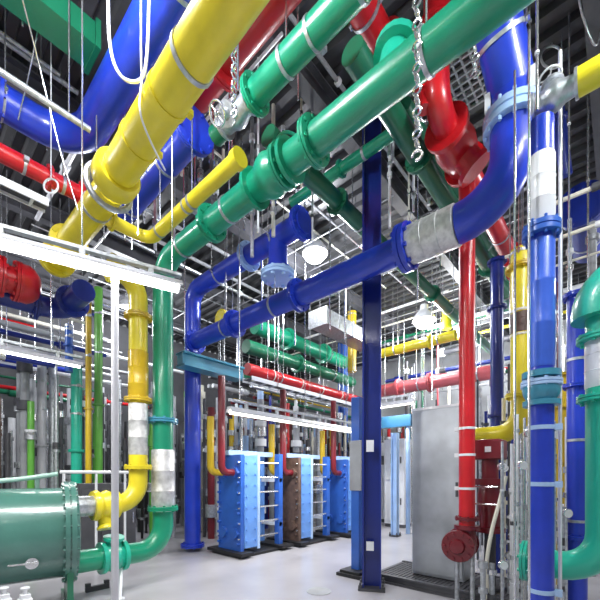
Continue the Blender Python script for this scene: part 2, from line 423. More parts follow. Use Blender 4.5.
# maroon pump / valve body behind it
mv = at(490, 500, 4.75)
mp = empty('valve_assembly', (mv.x, mv.y, .13), 'maroon valve assembly with a square cap right of the red drop pipe', 'valve')
bm = bmesh.new(); lathe(bm, V((0, 0, .72)), V((0, 0, 1)), [(0, .18), (.06, .18), (.06, .12), (.30, .15), (.5, .15), (.62, .12), (.62, .19), (.70, .19), (.70, .10), (.95, .10)], 24); finish(bm, 'valve_body', 'maroon', mp)
bm = bmesh.new(); box(bm, V((0, 0, 1.80)), (.34, .34, .26)); finish(bm, 'actuator_box', 'maroon', mp, bevel=.02)
bm = bmesh.new(); box(bm, V((-.18, -.02, 1.80)), (.012, .07, .07)); o = finish(bm, 'nameplate', 'white', mp)
bm = bmesh.new(); sweep(bm, [V((0, 0, 1.1)), V((-.26, .0, 1.1)), ], .012, 8); sweep(bm, [V((-.26, -.14, 1.1)), V((-.26, .26, 1.1))], .012, 8); sweep(bm, [V((-.22, -.14, 1.32)), V((-.22, .26, 1.32))], .012, 8); sweep(bm, [V((0, 0, 1.32)), V((-.22, 0, 1.32))], .012, 8); finish(bm, 'tie_bar', 'steel', mp)
bm = bmesh.new(); lathe(bm, V((0, 0, .0)), V((0, 0, 1)), [(0, .2), (.03, .2), (.03, .07), (.72, .07), (.74, .12)], 16); finish(bm, 'pedestal', 'dgrey', mp)

# --- yellow top right with grey valve, blue-white riser
rx, ry = 3.576, .49
zc = EYE+355/360*3
riser = pipe('pipe', 'blue riser with white upper section and pale flanged valve, right foreground', [V((rx, ry, .40)), V((rx, ry, zc-.02))], .092, 'blue', n=22,
             bands=())
P = V((rx, ry, 0))
for py in (428, 484, 590): band(riser, zat(P, py), V((0, 0, 1)), .094, 'pblue', .035)
sleeve(riser, zat(P, 226), zat(P, 158), .10, 'white', name='white_spool', label='white painted upper section')
flange(riser, zat(P, 232), V((0, 0, 1)), .093, 'mblue', w=.09)
sleeve(riser, zat(P, 368), zat(P, 242), .098, 'sblue', name='light_blue_spool', label='lighter blue middle section')
bm = bmesh.new(); lathe(bm, zat(P, 406)-O(riser), V((0, 0, 1)), [(0, .09), (0, .135), (.04, .135), (.04, .10), (.09, .13), (.14, .14), (.19, .13), (.23, .10), (.23, .14), (.28, .14), (.28, .09)], 24)
finish(bm, 'valve_body', 'tealblue', riser)['label'] = 'pale teal valve body'
flange(riser, zat(P, 384), V((0, 0, 1)), .092, 'pblue', w=.05, rr=.15)
bm = bmesh.new(); lathe(bm, V((0, 0, -.396)), V((0, 0, 1)), [(0, .16), (.03, .16), (.03, .06), (.34, .06), (.34, .13), (.40, .13)], 20); finish(bm, 'pedestal', 'dblue', riser)
jv = V((rx, ry, zc+.02))
yv = pipe('pipe', 'yellow overhead pipe entering from the top right edge with a pale flanged valve', [V((rx, ry-.24, zc+.13)), V((rx, -2.5, zc+.13))], .098, 'yellow', n=22, hang=((0, .35), (0, .8)))
valve(yv, jv+V((0, -.09, .11)), V((0, 1, 0)), .07, 'galv', up=V((.3, .15, .9)), wheel_m='white', k=.85)
# thin conduits flanking the riser
for dx, dy, r, m_ in ((-.165, .06, .010, 'steel'), (.175, -.11, .014, 'white'), (.09, .21, .010, 'steel')):
    b = bmesh.new(); sweep(b, [V((0, 0, 0)), V((0, 0, 5.2))], r, 8)
    o = finish(b, 'conduit', m_, loc=V((rx+dx, ry+dy, .0))); tag(o, 'thin vertical conduit running alongside the blue riser in the right foreground', 'conduit', 'conduits beside the blue riser')
# --- yellow vertical right
yP = at(521, 300, 5.2)
yr_ = pipe('pipe', 'yellow vertical pipe with a grey spool and bottom elbow, left of the blue riser', [zat(yP, 250), V((yP.x, yP.y, 2.2)), V((yP.x, yP.y+1.1, 2.2))], .135, 'yellow', bend=.32, n=22, fl=((0, .10, 'ochre'),))
Pz = V((yP.x, yP.y, 0))
sleeve(yr_, zat(Pz, 313), zat(Pz, 258), .12, 'ochre', name='ochre_spool', label='darker ochre upper section')
sleeve(yr_, zat(Pz, 334), zat(Pz, 314), .142, 'brown', name='coupling', label='brown coupling between pale rings')
band(yr_, zat(Pz, 312), V((0, 0, 1)), .137, 'cream', .03); band(yr_, zat(Pz, 336), V((0, 0, 1)), .137, 'cream', .03)
flange(yr_, zat(Pz, 396), V((0, 0, 1)), .137, 'yellow')
hanger(yr_, zat(Pz, 254), V((0, 0, 1)), .137, two=True)
# --- big jade on right edge
gq = at(604, 400, 3.0); gx, gy = gq.x, gq.y; gz1 = zat(gq, 283).z; gz0 = zat(gq, 571).z
gr = pipe('pipe', 'jade green pipe with bends top and bottom at the right edge', [V((gx, gy-1.6, gz1)), V((gx, gy, gz1)), V((gx, gy, gz0)), V((gx, gy+.56, gz0))], .125, 'jade', bend=[.2, .3], n=28,
          fl=((1, .40), (1, .19)), end_fl=(False, True))
gP = V((gx, gy, 0))
sleeve(gr, zat(gP, 388), zat(gP, 338), .13, 'white', name='white_spool', label='white spool between the bends')
bm = bmesh.new(); sweep(bm, fillet([V((gx, gy-1.2, gz1)), V((gx, gy+.02, gz1)), zat(gP, 318)+V((0, .02, 0))], .24)[0:], .205, 26)
ob = finish(bm, 'lagged_elbow', 'jade', gr); ob.data.transform(Matrix.Translation(-O(gr)))
bm = bmesh.new(); sweep(bm, [V((0, 2.0, -gz1+.02)), V((0, 2.0, -gz1+gz0-.1))], .05, 12); lathe(bm, V((0, 2.0, -gz1+.005)), V((0, 0, 1)), [(0, .14), (.02, .14), (.02, .05)], 16)
finish(bm, 'support_leg', 'galv', gr)
# --- dark blue behind
db = at(577, 400, 4.0)
pipe('pipe', 'blue vertical pipe standing behind the fat jade pipe at right', [V((db.x, db.y, .02)), zat(db, 296)], .095, 'blue', n=20, bands=((0, .55), (0, .8), (0, .3)), fl=((0, .25), (0, .72)), end_fl=(True, True))
db = at(497, 400, 6.0)
pipe('pipe', 'slender navy vertical pipe right of the red drop pipe', [V((db.x, db.y, .02)), zat(db, 262)], .10, 'dblue', n=18, fl=((0, .5), (0, .85)), end_fl=(True, True))
bc = at(581, 206, 6.0)
bb = pipe('pipe', 'navy blue duct with a round blanking end at the upper right behind the white rails', [bc, bc+V((1.6, 0, 0))], .24, 'dblue', n=28, end_fl=(True, False), hang=((0, .12), (0, .7)))
b5 = at(548, 150, 5.6)
pipe('pipe', 'dark blue slanting pipe behind the pale valve at the upper right', [at(554, 80, 5.0), at(566, 176, 5.2)], .08, 'dblue', n=18, fl=((0, .4),))
y5 = at(560, 420, 4.9)
pipe('pipe', 'short ochre pipe seen between the blue riser and the fat jade pipe', [V((y5.x, y5.y, .02)), zat(y5, 375)], .075, 'ochre', fl=((0, .6), (0, .85)), end_fl=(True, True))
m5 = at(561, 470, 5.0)

# ================================================================== TANK + YELLOW RISER
tx = 1.437; ty = vy
TR = R(-13); ex_ = V((1.42, ty, 0)); tk = empty('tank', (ex_.x-1.4*math.cos(TR), ex_.y-1.4*math.sin(TR), 0), 'sea green horizontal pressure vessel at the lower left', 'tank', rotz=TR)
bm = bmesh.new(); zc_ = .90; rt = .545
lathe(bm, V((-2.2, 0, zc_)), V((1, 0, 0)), [(0, .2), (.05, .4), (.18, rt), (3.60, rt), (3.60, .1)], 56); finish(bm, 'shell', 'tank', tk)
bm = bmesh.new(); lathe(bm, V((1.36, 0, zc_)), V((1, 0, 0)), [(0, .3), (0, rt+.075), (.045, rt+.075), (.045, rt+.05), (.06, rt+.05), (.06, rt+.075), (.11, rt+.075), (.11, .3)], 56)
for k in range(28):
    a = 2*PI*k/28; q = V((1.34, math.cos(a)*(rt+.045), zc_+math.sin(a)*(rt+.045))); lathe(bm, q, V((1, 0, 0)), [(0, .008), (0, .018), (.15, .018), (.15, .008)], 6)
finish(bm, 'end_flange', 'tank', tk)
bm = bmesh.new(); lathe(bm, V((1.46, 0, zc_)), V((1, 0, 0)), [(0, rt), (.04, rt*.97), (.06, rt*.7), (.06, .05)], 48); finish(bm, 'end_cover', 'tank', tk)
for x in (1.41, -1.2):
    bm = bmesh.new(); box2(bm, (x-.06, -.55, 0), (x+.06, .55, .06)); box2(bm, (x-.03, -.46, .05), (x+.03, .46, .62))
    torus(bm, V((x, 0, zc_)), V((1, 0, 0)), rt+.01, .03, 24, 6)
    finish(bm, 'saddle', 'dgreen', tk)
bm = bmesh.new(); lathe(bm, V((1.06, -.47, .66)), V((0, -1, 0)), [(0, .035), (.05, .035), (.05, .06), (.09, .06), (.09, .02), (.13, .018)], 12); o = finish(bm, 'drain_valve', 'steel', tk); o['label'] = 'small bright drain fitting'
bm = bmesh.new(); sweep(bm, [V((.86, -.56, .665)), V((1.10, -.56, .665))], .012, 8); finish(bm, 'lever', 'steel', tk)
bm = bmesh.new()  # top lifting saddle: pale curved rail
pts = [V((x, -.12, 1.515+.10*((x-.35)/.95)**2)) for x in [-.6+.1*i for i in range(20)]]
sweep(bm, pts, .028, 10); sweep(bm, [V((p.x, .16, p.z)) for p in pts], .028, 10)
for i in (2, 7, 12, 17): sweep(bm, [pts[i], V((pts[i].x, .16, pts[i].z))], .018, 8); sweep(bm, [V((pts[i].x, 0, 1.40)), V((pts[i].x, 0, pts[i].z))], .02, 8)
finish(bm, 'top_rail', 'tankpale', tk)['label'] = 'pale curved rail on top'
# blue-green floor skid by tank
bm = bmesh.new(); bp = at(95, 590, 4.6)
box2(bm, (1.72, 5.40, 0), (2.02, 5.46, .07)); box2(bm, (1.72, 5.40, .07), (1.78, 5.46, .12)); box2(bm, (1.96, 5.40, .07), (2.02, 5.46, .12))
tag(finish(bm, 'floor_bracket', 'dgrey', bevel=.005), 'low dark steel bracket on the floor by the green tank elbow', 'bracket')
# white shutoff fittings under tank
for i, px in enumerate((4, 25)):
    q = at(px, 600, 3.5); bm = bmesh.new(); box(bm, V((0, 0, .20)), (.11, .11, .40)); box(bm, V((0, 0, .42)), (.08, .08, .05)); lathe(bm, V((0, 0, .44)), V((0, 0, 1)), [(0, .02), (.05, .02), (.05, .04), (.07, .04)], 10)
    tag(finish(bm, 'sump_pump', 'white', loc=V((q.x, q.y, 0)), bevel=.01), ('small white box at the bottom left edge under the green tank', 'second small white box under the green tank, right of the one at the edge')[i], 'pump')

yx, yy = 2.30, ty
yn = pipe('pipe', 'yellow pipe leaving the green tank through a valve and elbowing up to the strip light', [V((1.50, yy, 1.20)), V((yx, yy, 1.20)), V((yx, yy, zat(V((yx, yy, 0)), 279).z)), V((yx-.36, yy, zat(V((yx, yy, 0)), 279).z))], .125, 'yellow', bend=.30, n=22,
          fl=((1, .16), (1, .46, 'ochre'), (1, .83, 'ochre')), end_fl=(False, True))
yP_ = V((yx, yy, 0))
sleeve(yn, zat(yP_, 455), zat(yP_, 404), .130, 'lagging', label='grey spool section')
sleeve(yn, zat(yP_, 402), zat(yP_, 352), .135, 'ochre', name='ochre_spool', label='darker ochre section')
sleeve(yn, zat(yP_, 350), zat(yP_, 325), .11, 'brown', name='coupling', label='brown coupling')
sleeve(yn, V((1.50, yy, 1.2)), V((1.80, yy, 1.2)), .095*1.4, 'galv', name='steel_nozzle', label='bare grey nozzle at the tank')
bm = bmesh.new(); lathe(bm, V((.20, 0, 0)), V((1, 0, 0)), [(0, .12), (0, .19), (.05, .205), (.10, .17), (.17, .20), (.24, .17), (.27, .19), (.31, .19), (.31, .12)], 24)
lathe(bm, V((.36, 0, -.1)), V((0, -.3, -1)), [(0, .11), (.16, .09), (.2, .12), (.22, .12), (.22, .02)], 18)
finish(bm, 'valve_body', 'yellow', yn)
# strut under the green line, added low box to darken the gap behind the valves
bm = bmesh.new(); sweep(bm, [V((2.05, vy-.05, .36))-O(gb), V((1.92, vy-.32, .004))-O(gb)], .022, 10); lathe(bm, V((1.92, vy-.32, .002))-O(gb), V((0, 0, 1)), [(0, .06), (.015, .06), (.015, .02)], 12); finish(bm, 'support_strut', 'white', gb)
q = at(80, 520, 6.2); kx = slide(q, 'X', 136).x-q.x
lb = empty('grey_box', (q.x, q.y, 0), 'added low dark box filling the dark gap behind the yellow tank valve', 'box')
bm = bmesh.new(); box2(bm, (0, 0, .05), (kx, .35, 1.45)); finish(bm, 'body', 'dgrey', lb, smooth=False, bevel=.01)
for k in range(3):
    bm = bmesh.new(); box2(bm, (kx*(k+.06)/3, -.02, .2), (kx*(k+.94)/3, 0, 1.35)); dr = finish(bm, 'door', 'dgrey', lb, smooth=False, bevel=.004)
    bm = bmesh.new(); box2(bm, (kx*(k+.75)/3, -.04, .7), (kx*(k+.82)/3, -.02, .9)); finish(bm, 'handle', 'steel', dr)
    bm = bmesh.new(); box2(bm, (kx*(k+.2)/3, -.025, 1.0), (kx*(k+.55)/3, -.019, 1.2)); finish(bm, 'nameplate', 'palegrey', dr, smooth=False)
bm = bmesh.new(); box2(bm, (.03, .02, 0), (kx-.03, .33, .05)); finish(bm, 'plinth', 'black', lb, smooth=False)
# extra valve on green line by tank
bm = bmesh.new(); q = V((1.95, vy, .50))-O(gb); lathe(bm, q-V((.16, 0, 0)), V((1, 0, 0)), [(0, .14), (0, .21), (.05, .21), (.05, .17), (.16, .21), (.27, .17), (.27, .21), (.32, .21), (.32, .14)], 24)
lathe(bm, q, V((0, -.2, 1)), [(0, .12), (.24, .09), (.24, .13), (.28, .13), (.28, .02)], 18); finish(bm, 'valve_body', 'jade', gb)

# ================================================================== STRIP LIGHTS
def strip(P0, P1, label, m='tube', h=.10, w=.16, rods=4, power=60, fr=None, top=CEIL):
    L = (P1-P0).length; c = (P0+P1)/2; ang = math.atan2((P1-P0).y, (P1-P0).x)
    e = empty('strip_light', c, label, 'light', rotz=ang)
    bm = bmesh.new()
    prof = [(-w*.30, h), (w*.30, h), (w*.5, h*.2), (w*.5, 0), (w*.42, 0), (w*.26, h*.55), (-w*.26, h*.55), (-w*.42, 0), (-w*.5, 0), (-w*.5, h*.2)]
    a = [bm.verts.new((-L/2, y, z)) for y, z in prof]; b = [bm.verts.new((L/2, y, z)) for y, z in prof]
    for i in range(len(prof)): bm.faces.new((a[i], a[(i+1) % len(prof)], b[(i+1) % len(prof)], b[i]))
    bm.faces.new(a[::-1]); bm.faces.new(b)
    finish(bm, 'reflector', 'palegrey', e, smooth=False)
    bm = bmesh.new(); sweep(bm, [V((-L/2+.03, 0, h*.05)), V((L/2-.03, 0, h*.05))], w*.26, 12); finish(bm, 'lamp_tube', m, e)
    bm = bmesh.new(); box2(bm, (-L/2, -w*.16, h*2.0), (L/2, w*.16, h*2.5)); 
    for k in range(5): box(bm, V((-L/2+L*(k+.5)/5, 0, h*1.5)), (.05, w*.3, h*1.2))
    finish(bm, 'mounting_channel', 'galv', e, smooth=False)
    for f_ in (fr or [(k+.5)/rods for k in range(rods)]):
        x = -L/2+L*f_; bm = bmesh.new(); sweep(bm, [V((x, 0, h*2)), V((x, 0, top-c.z))], .008, 6); finish(bm, 'hanger_rod', 'steel', e)
    ld = bpy.data.lights.new('tube_glow', 'AREA'); ld.shape = 'RECTANGLE'; ld.size = L*.95; ld.size_y = w; ld.energy = power; ld.color = (1, .98, .94)
    lo_ = bpy.data.objects.new('tube_glow', ld); COL.objects.link(lo_); lo_.parent = e; lo_.location = (0, 0, -.04)
    return e
zl_ = at(181, 289, 3.85); al_ = at(0, 243, 3.85); dl_ = (zl_.z-EYE)*360/(475-243); al_ = at(0, 243, dl_); al_.z = zl_.z
strip(al_+(al_-zl_)*1.0, zl_, 'long white strip light crossing the left side in front of the pipes', w=.20, h=.062, power=130, fr=(.10, .44, .70, .97))
a = at(229, 412, 5.9); b = slide(a, 'X', 353); strip(a, b, 'far strip light hanging in front of the plate heat exchangers', m='tube2', w=.16, h=.09, fr=(.06, .52, .92), power=90)
a = at(82, 367, 6.0); strip(a+V((-3.5, 0, 0)), a, 'strip light low at the left edge above the grey pipe bank', m='tube', w=.13, h=.07, rods=4, power=50)
a = at(30, 346, 6.8); 
strip(V((1.2, -1.1, 5.9)), V((5.2, -1.1, 5.9)), 'long added strip light under the roof, unseen behind the right edge of the view', w=.2, h=.09, power=150)  # added out of view to put glossy streaks on the pipes
strip(V((-1.2, -.6, 5.9)), V((-1.2, 4.0, 5.9)), 'long added strip light under the roof over the left side, unseen behind the view', w=.2, h=.09, power=150)  # second unseen strip, added for highlights on the gloss paint
# white post
pp = at(115, 272, (zl_.z-EYE)*360/(475-272)); pp.z = zl_.z-.02
po = empty('post', (pp.x, pp.y, 0), 'slim pale grey post standing in front of the green tank pipes', 'post')
bm = bmesh.new(); sweep(bm, [V((0, 0, .02)), V((0, 0, pp.z+.0))], .034, 14); finish(bm, 'pole', 'palegrey', po)
bm = bmesh.new(); lathe(bm, V((0, 0, 0)), V((0, 0, 1)), [(0, .11), (.02, .11), (.02, .05), (.06, .04)], 18); finish(bm, 'base_plate', 'galv', po)

# ================================================================== HIGH BAYS
def highbay(P, label, power, top=CEIL, group=None, r=.28):
    e = empty('high_bay_lamp', P, label, 'lamp', group)
    bm = bmesh.new(); n = 28
    prof = [(.0, r), (.10, r*.92), (.22, r*.62), (.28, r*.36), (.42, r*.34), (.44, .03)]
    lathe(bm, V((0, 0, 0)), V((0, 0, 1)), [(.02, r*.9)]+prof, n); finish(bm, 'shade', 'white', e)
    bm = bmesh.new(); bmesh.ops.create_uvsphere(bm, u_segments=20, v_segments=12, radius=r*.86, matrix=Matrix.Translation((0, 0, .0)) @ Matrix.Diagonal((1, 1, .75, 1))); finish(bm, 'lens', 'bulb', e)
    bm = bmesh.new(); sweep(bm, [V((0, 0, .43)), V((0, 0, top-P.z))], .012, 8); finish(bm, 'stem', 'steel', e)
    ld = bpy.data.lights.new('lamp_glow', 'POINT'); ld.energy = power*1.45; ld.shadow_soft_size = .25; ld.color = (.93, .96, 1)
    lo_ = bpy.data.objects.new('lamp_glow', ld); COL.objects.link(lo_); lo_.parent = e; lo_.location = (0, 0, -.45)
highbay(at(315, 254, 8.0), 'round glowing high bay lamp above the blue tee in the middle', 260)
highbay(at(424, 321, 9.6), 'round glowing high bay lamp above the grey cabinet further back', 300, r=.30)
highbay(V((.6, 2.6, 6.2)), 'added high bay fill lamp over the near aisle, above the view', 240)  # extra lamp, added out of view for its light
highbay(V((2.6, -1.6, 6.2)), 'added high bay fill lamp over the near right corner, outside the view', 300)  # unseen lamp put in to brighten the near side
highbay(V((-1.6, 8.2, 6.3)), 'added high bay fill lamp beyond the left edge over the pipe bank', 330)  # added outside the frame to light the left bank
highbay(V((9.6, -2.4, 6.2)), 'added high bay fill lamp high over the right pipe racks', 330)  # unseen, put in as light for the right side
highbay(V((4.4, 10.4, 6.3)), 'added high bay fill lamp high behind the heat exchangers', 330)  # no known fixture here, added to light the back
highbay(V((11.5, 3.6, 6.0)), 'added high bay fill lamp near the far white wall', 380)  # extra source added to brighten the far end

# ================================================================== COLUMNS
def hcol(P, top, w, label, m, base=True, face='Y'):
    e = empty('column', (P.x, P.y, 0), label, 'column')
    bm = bmesh.new(); t = .022
    box2(bm, (-w/2, -w/2, .03), (w/2, -w/2+t, top)); box2(bm, (-w/2, w/2-t, .03), (w/2, w/2, top)); box2(bm, (-t/2, -w/2, .03), (t/2, w/2, top))
    o = finish(bm, 'shaft', m, e, smooth=False)
    bm = bmesh.new(); box2(bm, (-w*.72, -w*.72, .0), (w*.72, w*.72, .035))
    for sx in (-1, 1):
        for sy in (-1, 1): lathe(bm, V((sx*w*.6, sy*w*.6, .03)), V((0, 0, 1)), [(0, .03), (.04, .03), (.04, .015), (.08, .015)], 6)
    finish(bm, 'base_plate', 'dgrey', e, smooth=False)
    return e
cp = at(372, 588, 5.1); 
c1 = hcol(cp, 6.64, .255, 'tall navy blue steel column standing mid floor in front of the strip lights', 'dblue')
c1.rotation_euler.z = R(28)
bm = bmesh.new(); box(bm, V((-.14, .02, 2.0)), (.05, .10, .16)); box(bm, V((-.14, .02, .62)), (.05, .10, .12)); finish(bm, 'junction_box', 'white', c1)['label'] = 'small white junction box'
cp = at(357.5, 575, 5.82)
c2 = empty('support_post', (cp.x, cp.y, 0), 'short blue post with a grey box beside the tall navy column', 'post')
bm = bmesh.new(); box2(bm, (-.075, -.075, .05), (.075, .075, 2.85)); finish(bm, 'shaft', 'mblue', c2, bevel=.008)
bm = bmesh.new(); box2(bm, (-.10, -.13, 1.35), (-.07, .09, 2.15)); finish(bm, 'grey_box', 'grey', c2, bevel=.01)
bm = bmesh.new(); box2(bm, (-.28, -.22, 0), (.28, .22, .05)); box2(bm, (-.24, -.18, .05), (.24, .18, .09)); finish(bm, 'base_plate', 'black', c2)
for px, d, top, lab, m_ in ((343, 13.5, 6.3, 'distant blue steel column behind the red and green rack', 'mblue'),):
    hcol(at(px, 500, d), 6.6, .26, lab, m_)

# ================================================================== PLATE HEAT EXCHANGERS
def exchanger(X, Y, lab):
    e = empty('plate_heat_exchanger', (X, Y, 0), lab, 'heat exchanger', 'plate heat exchangers in a row')
    H = 2.0; w = .72
    bm = bmesh.new(); box2(bm, (-.10, -w/2-.08, 0), (1.22, w/2+.08, .05)); box2(bm, (-.14, -w/2-.2, .05), (.16, w/2+.2, .11)); box2(bm, (.95, -w/2-.2, .05), (1.3, w/2+.2, .11)); finish(bm, 'base_frame', 'black', e, smooth=False)
    bm = bmesh.new(); box2(bm, (0, -w/2, .11), (.08, w/2, H))
    for i in range(9):
        for s in (-1, 1): lathe(bm, V((-.06, s*(w/2-.06), .25+i*.2)), V((1, 0, 0)), [(0, .03), (.06, .03)], 6)
    for y in (-.18, .18):
        for z in (.45, 1.65): lathe(bm, V((-.05, y, z)), V((1, 0, 0)), [(0, .02), (0, .11), (.05, .11)], 18)
    finish(bm, 'head_plate', 'brown' if 'brown' in lab else 'mblue', e, smooth=False)
    bm = bmesh.new(); nz = 26                                   # plate pack: thin pressed plates
    for i in range(nz):
        x = .09+i*.013; box2(bm, (x, -w/2+.03, .18), (x+.008, w/2-.03, H-.05))
    finish(bm, 'plate_pack', 'lblue', e, smooth=False)
    bm = bmesh.new(); box2(bm, (.09, -w/2-.005, .16), (.42, -w/2+.028, H-.02))
    for i in range(8):
        for x in (.14, .37): lathe(bm, V((x, -w/2-.03, .3+i*.22)), V((0, 1, 0)), [(0, .024), (.03, .024)], 6)
    finish(bm, 'side_plate', 'lblue', e, smooth=False)
    bm = bmesh.new(); box2(bm, (.43, -w/2, .11), (.50, w/2, H)); finish(bm, 'pressure_plate', 'pblue', e, smooth=False)
    for i in range(6):
        for s in (-1, 1):
            bm = bmesh.new(); sweep(bm, [V((-.04, s*(w/2-.03), .35+i*.3)), V((1.06, s*(w/2-.03), .35+i*.3))], .018, 8); finish(bm, 'tie_rod', 'steel', e)
    bm = bmesh.new(); box2(bm, (-.05, -.05, H), (1.16, .05, H+.10)); finish(bm, 'carrying_bar', 'pblue', e, smooth=False)
    for s in (-1, 1):
        bm = bmesh.new(); box2(bm, (1.05, s*(w/2-.07)-.07, .11), (1.16, s*(w/2-.07)+.07, H+.05))
        finish(bm, 'end_post', 'mblue' if s < 0 else 'lblue', e, smooth=False)
    for z in (.5, 1.45):
        bm = bmesh.new(); box2(bm, (1.06, -w/2, z), (1.14, w/2, z+.08)); finish(bm, 'cross_bar', 'white', e, smooth=False)
    for y, z in ((-.18, 1.65), (.18, 1.65)):
        bm = bmesh.new(); sweep(bm, fillet([V((-.02, y, z)), V((-.32, y, z)), V((-.32, y, 3.48 if y < 0 else 2.75))], .14), .07, 14)
        finish(bm, 'inlet_pipe', 'maroon' if y < 0 else 'ochre', e)
    return e
exchanger(4.45, 5.85, 'nearest blue plate heat exchanger, beside the tall blue riser')
exchanger(6.02, 5.75, 'brown fronted plate heat exchanger, second from the tall blue riser')
exchanger(7.72, 5.62, 'blue plate heat exchanger third from the tall blue riser, by the navy column')
for i, (px, lab) in enumerate(((394, 'white switch cabinet nearest the grey cabinet, at the far wall'), (380, 'white switch cabinet just right of the tall navy column, at the far wall'))):
    q = at(px, 520, 11.0+1.3*i); e = empty('switch_cabinet', (q.x, q.y, 0), lab, 'cabinet')
    bm = bmesh.new(); box2(bm, (0, -.33, .1), (.5, .33, 2.7)); finish(bm, 'body', 'white', e, smooth=False, bevel=.01)
    bm = bmesh.new(); box2(bm, (.02, -.31, 0), (.48, .31, .1)); finish(bm, 'plinth', 'dgrey', e, smooth=False)
    for s_ in (0, 1):
        bm = bmesh.new(); box2(bm, (-.02, -.30, .2+1.25*s_), (0, .30, 1.35+1.25*s_)); dr = finish(bm, 'door', 'white', e, smooth=False, bevel=.005)
        bm = bmesh.new(); box2(bm, (-.05, -.25, .7+1.25*s_), (-.02, -.22, .9+1.25*s_)); finish(bm, 'handle', 'dgrey', dr)
    bm = bmesh.new(); box2(bm, (-.03, -.16, 1.95), (-.018, .1, 2.25)); finish(bm, 'dark_window', 'dgrey', e, smooth=False)
q = at(395, 520, 9.4); hcol(q, 2.7, .16, 'pale blue short steel post in front of the white switch cabinets', 'pblue')
a = at(221, 318, 7.6); pv = pipe('pipe', 'stubby pale yellow pipe with a valve between the two blue mains', [a, slide(a, 'X', 236)], .12, 'yellow', fl=((0, .2), (0, .8)), end_fl=(True, True), hang=((0, .5),))
# teal blue beam over exchangers
a = at(180, 358, 7.0); b = slide(a, 'X', 240)
bm = bmesh.new(); box2(bm, (a.x, a.y-.1, a.z-.14), (b.x, a.y+.1, a.z+.10)); box2(bm, (a.x, a.y-.16, a.z+.08), (b.x, a.y+.16, a.z+.12)); box2(bm, (a.x, a.y-.16, a.z-.16), (b.x, a.y+.16, a.z-.12))
bb_ = finish(bm, 'beam', 'tealblue', smooth=False); tag(bb_, 'teal blue steel beam above the nearest heat exchanger', 'beam')
for x in (a.x+.1, b.x-.04):
    bm = bmesh.new(); sweep(bm, [V((x, a.y, a.z)), V((x, a.y, CEIL))], .012, 6); o = finish(bm, 'hanger_rod', 'steel'); o.parent = bb_

# ================================================================== CABINET + SKID
cx0, cy1 = 5.15, 2.33
cb = empty('cabinet', (cx0, cy1-.37, 0), 'tall plain grey metal cabinet behind the red drop pipe', 'cabinet')
bm = bmesh.new(); box2(bm, (0, -.37, .13), (.44, .37, 2.56)); finish(bm, 'body', 'cab', cb, smooth=False, bevel=.01)
bm = bmesh.new(); box2(bm, (-.018, -.355, .17), (0.001, .355, 2.53)); finish(bm, 'door', 'cab', cb, smooth=False, bevel=.006)
bm = bmesh.new(); box2(bm, (-.05, -.30, 1.3), (-.018, -.275, 1.5)); finish(bm, 'handle', 'dgrey', cb)
bm = bmesh.new(); box2(bm, (0, -.38, 2.555), (.44, .38, 2.59)); finish(bm, 'top_trim', 'white', cb, smooth=False)
bm = bmesh.new(); sx0, sx1, sy0, sy1 = 4.62, 5.85, .98, 2.80
sx0 = 4.80
for x in (sx0, sx1-.06): box2(bm, (x, sy0, .0), (x+.06, sy1, .03)); box2(bm, (x, sy0, .10), (x+.06, sy1, .128)); box2(bm, (x+.024, sy0, .03), (x+.036, sy1, .10))
y = sy0
while y < sy1-.04: box2(bm, (sx0+.06, y, .085), (sx1-.06, y+.012, .125)); y += .06
box2(bm, (sx0+.05, sy0, .10), (sx1-.05, sy1, .115))
for x in (4.9, 5.2, 5.5, 5.8): box2(bm, (x-.01, sy0, .03), (x+.01, sy1, .08))
tag(finish(bm, 'floor_grating', 'dgrey', smooth=False), 'low black grating platform under the grey cabinet', 'platform')
bm = bmesh.new(); q = at(319, 592, 4.95); lathe(bm, V((0, 0, .0)), V((0, 0, 1)), [(0, .17), (.006, .17), (.008, .15), (.004, .14), (.004, .01)], 28)
tag(finish(bm, 'floor_drain', 'grey', loc=V((q.x, q.y, 0))), 'round grey floor drain cover left of the navy column', 'drain')

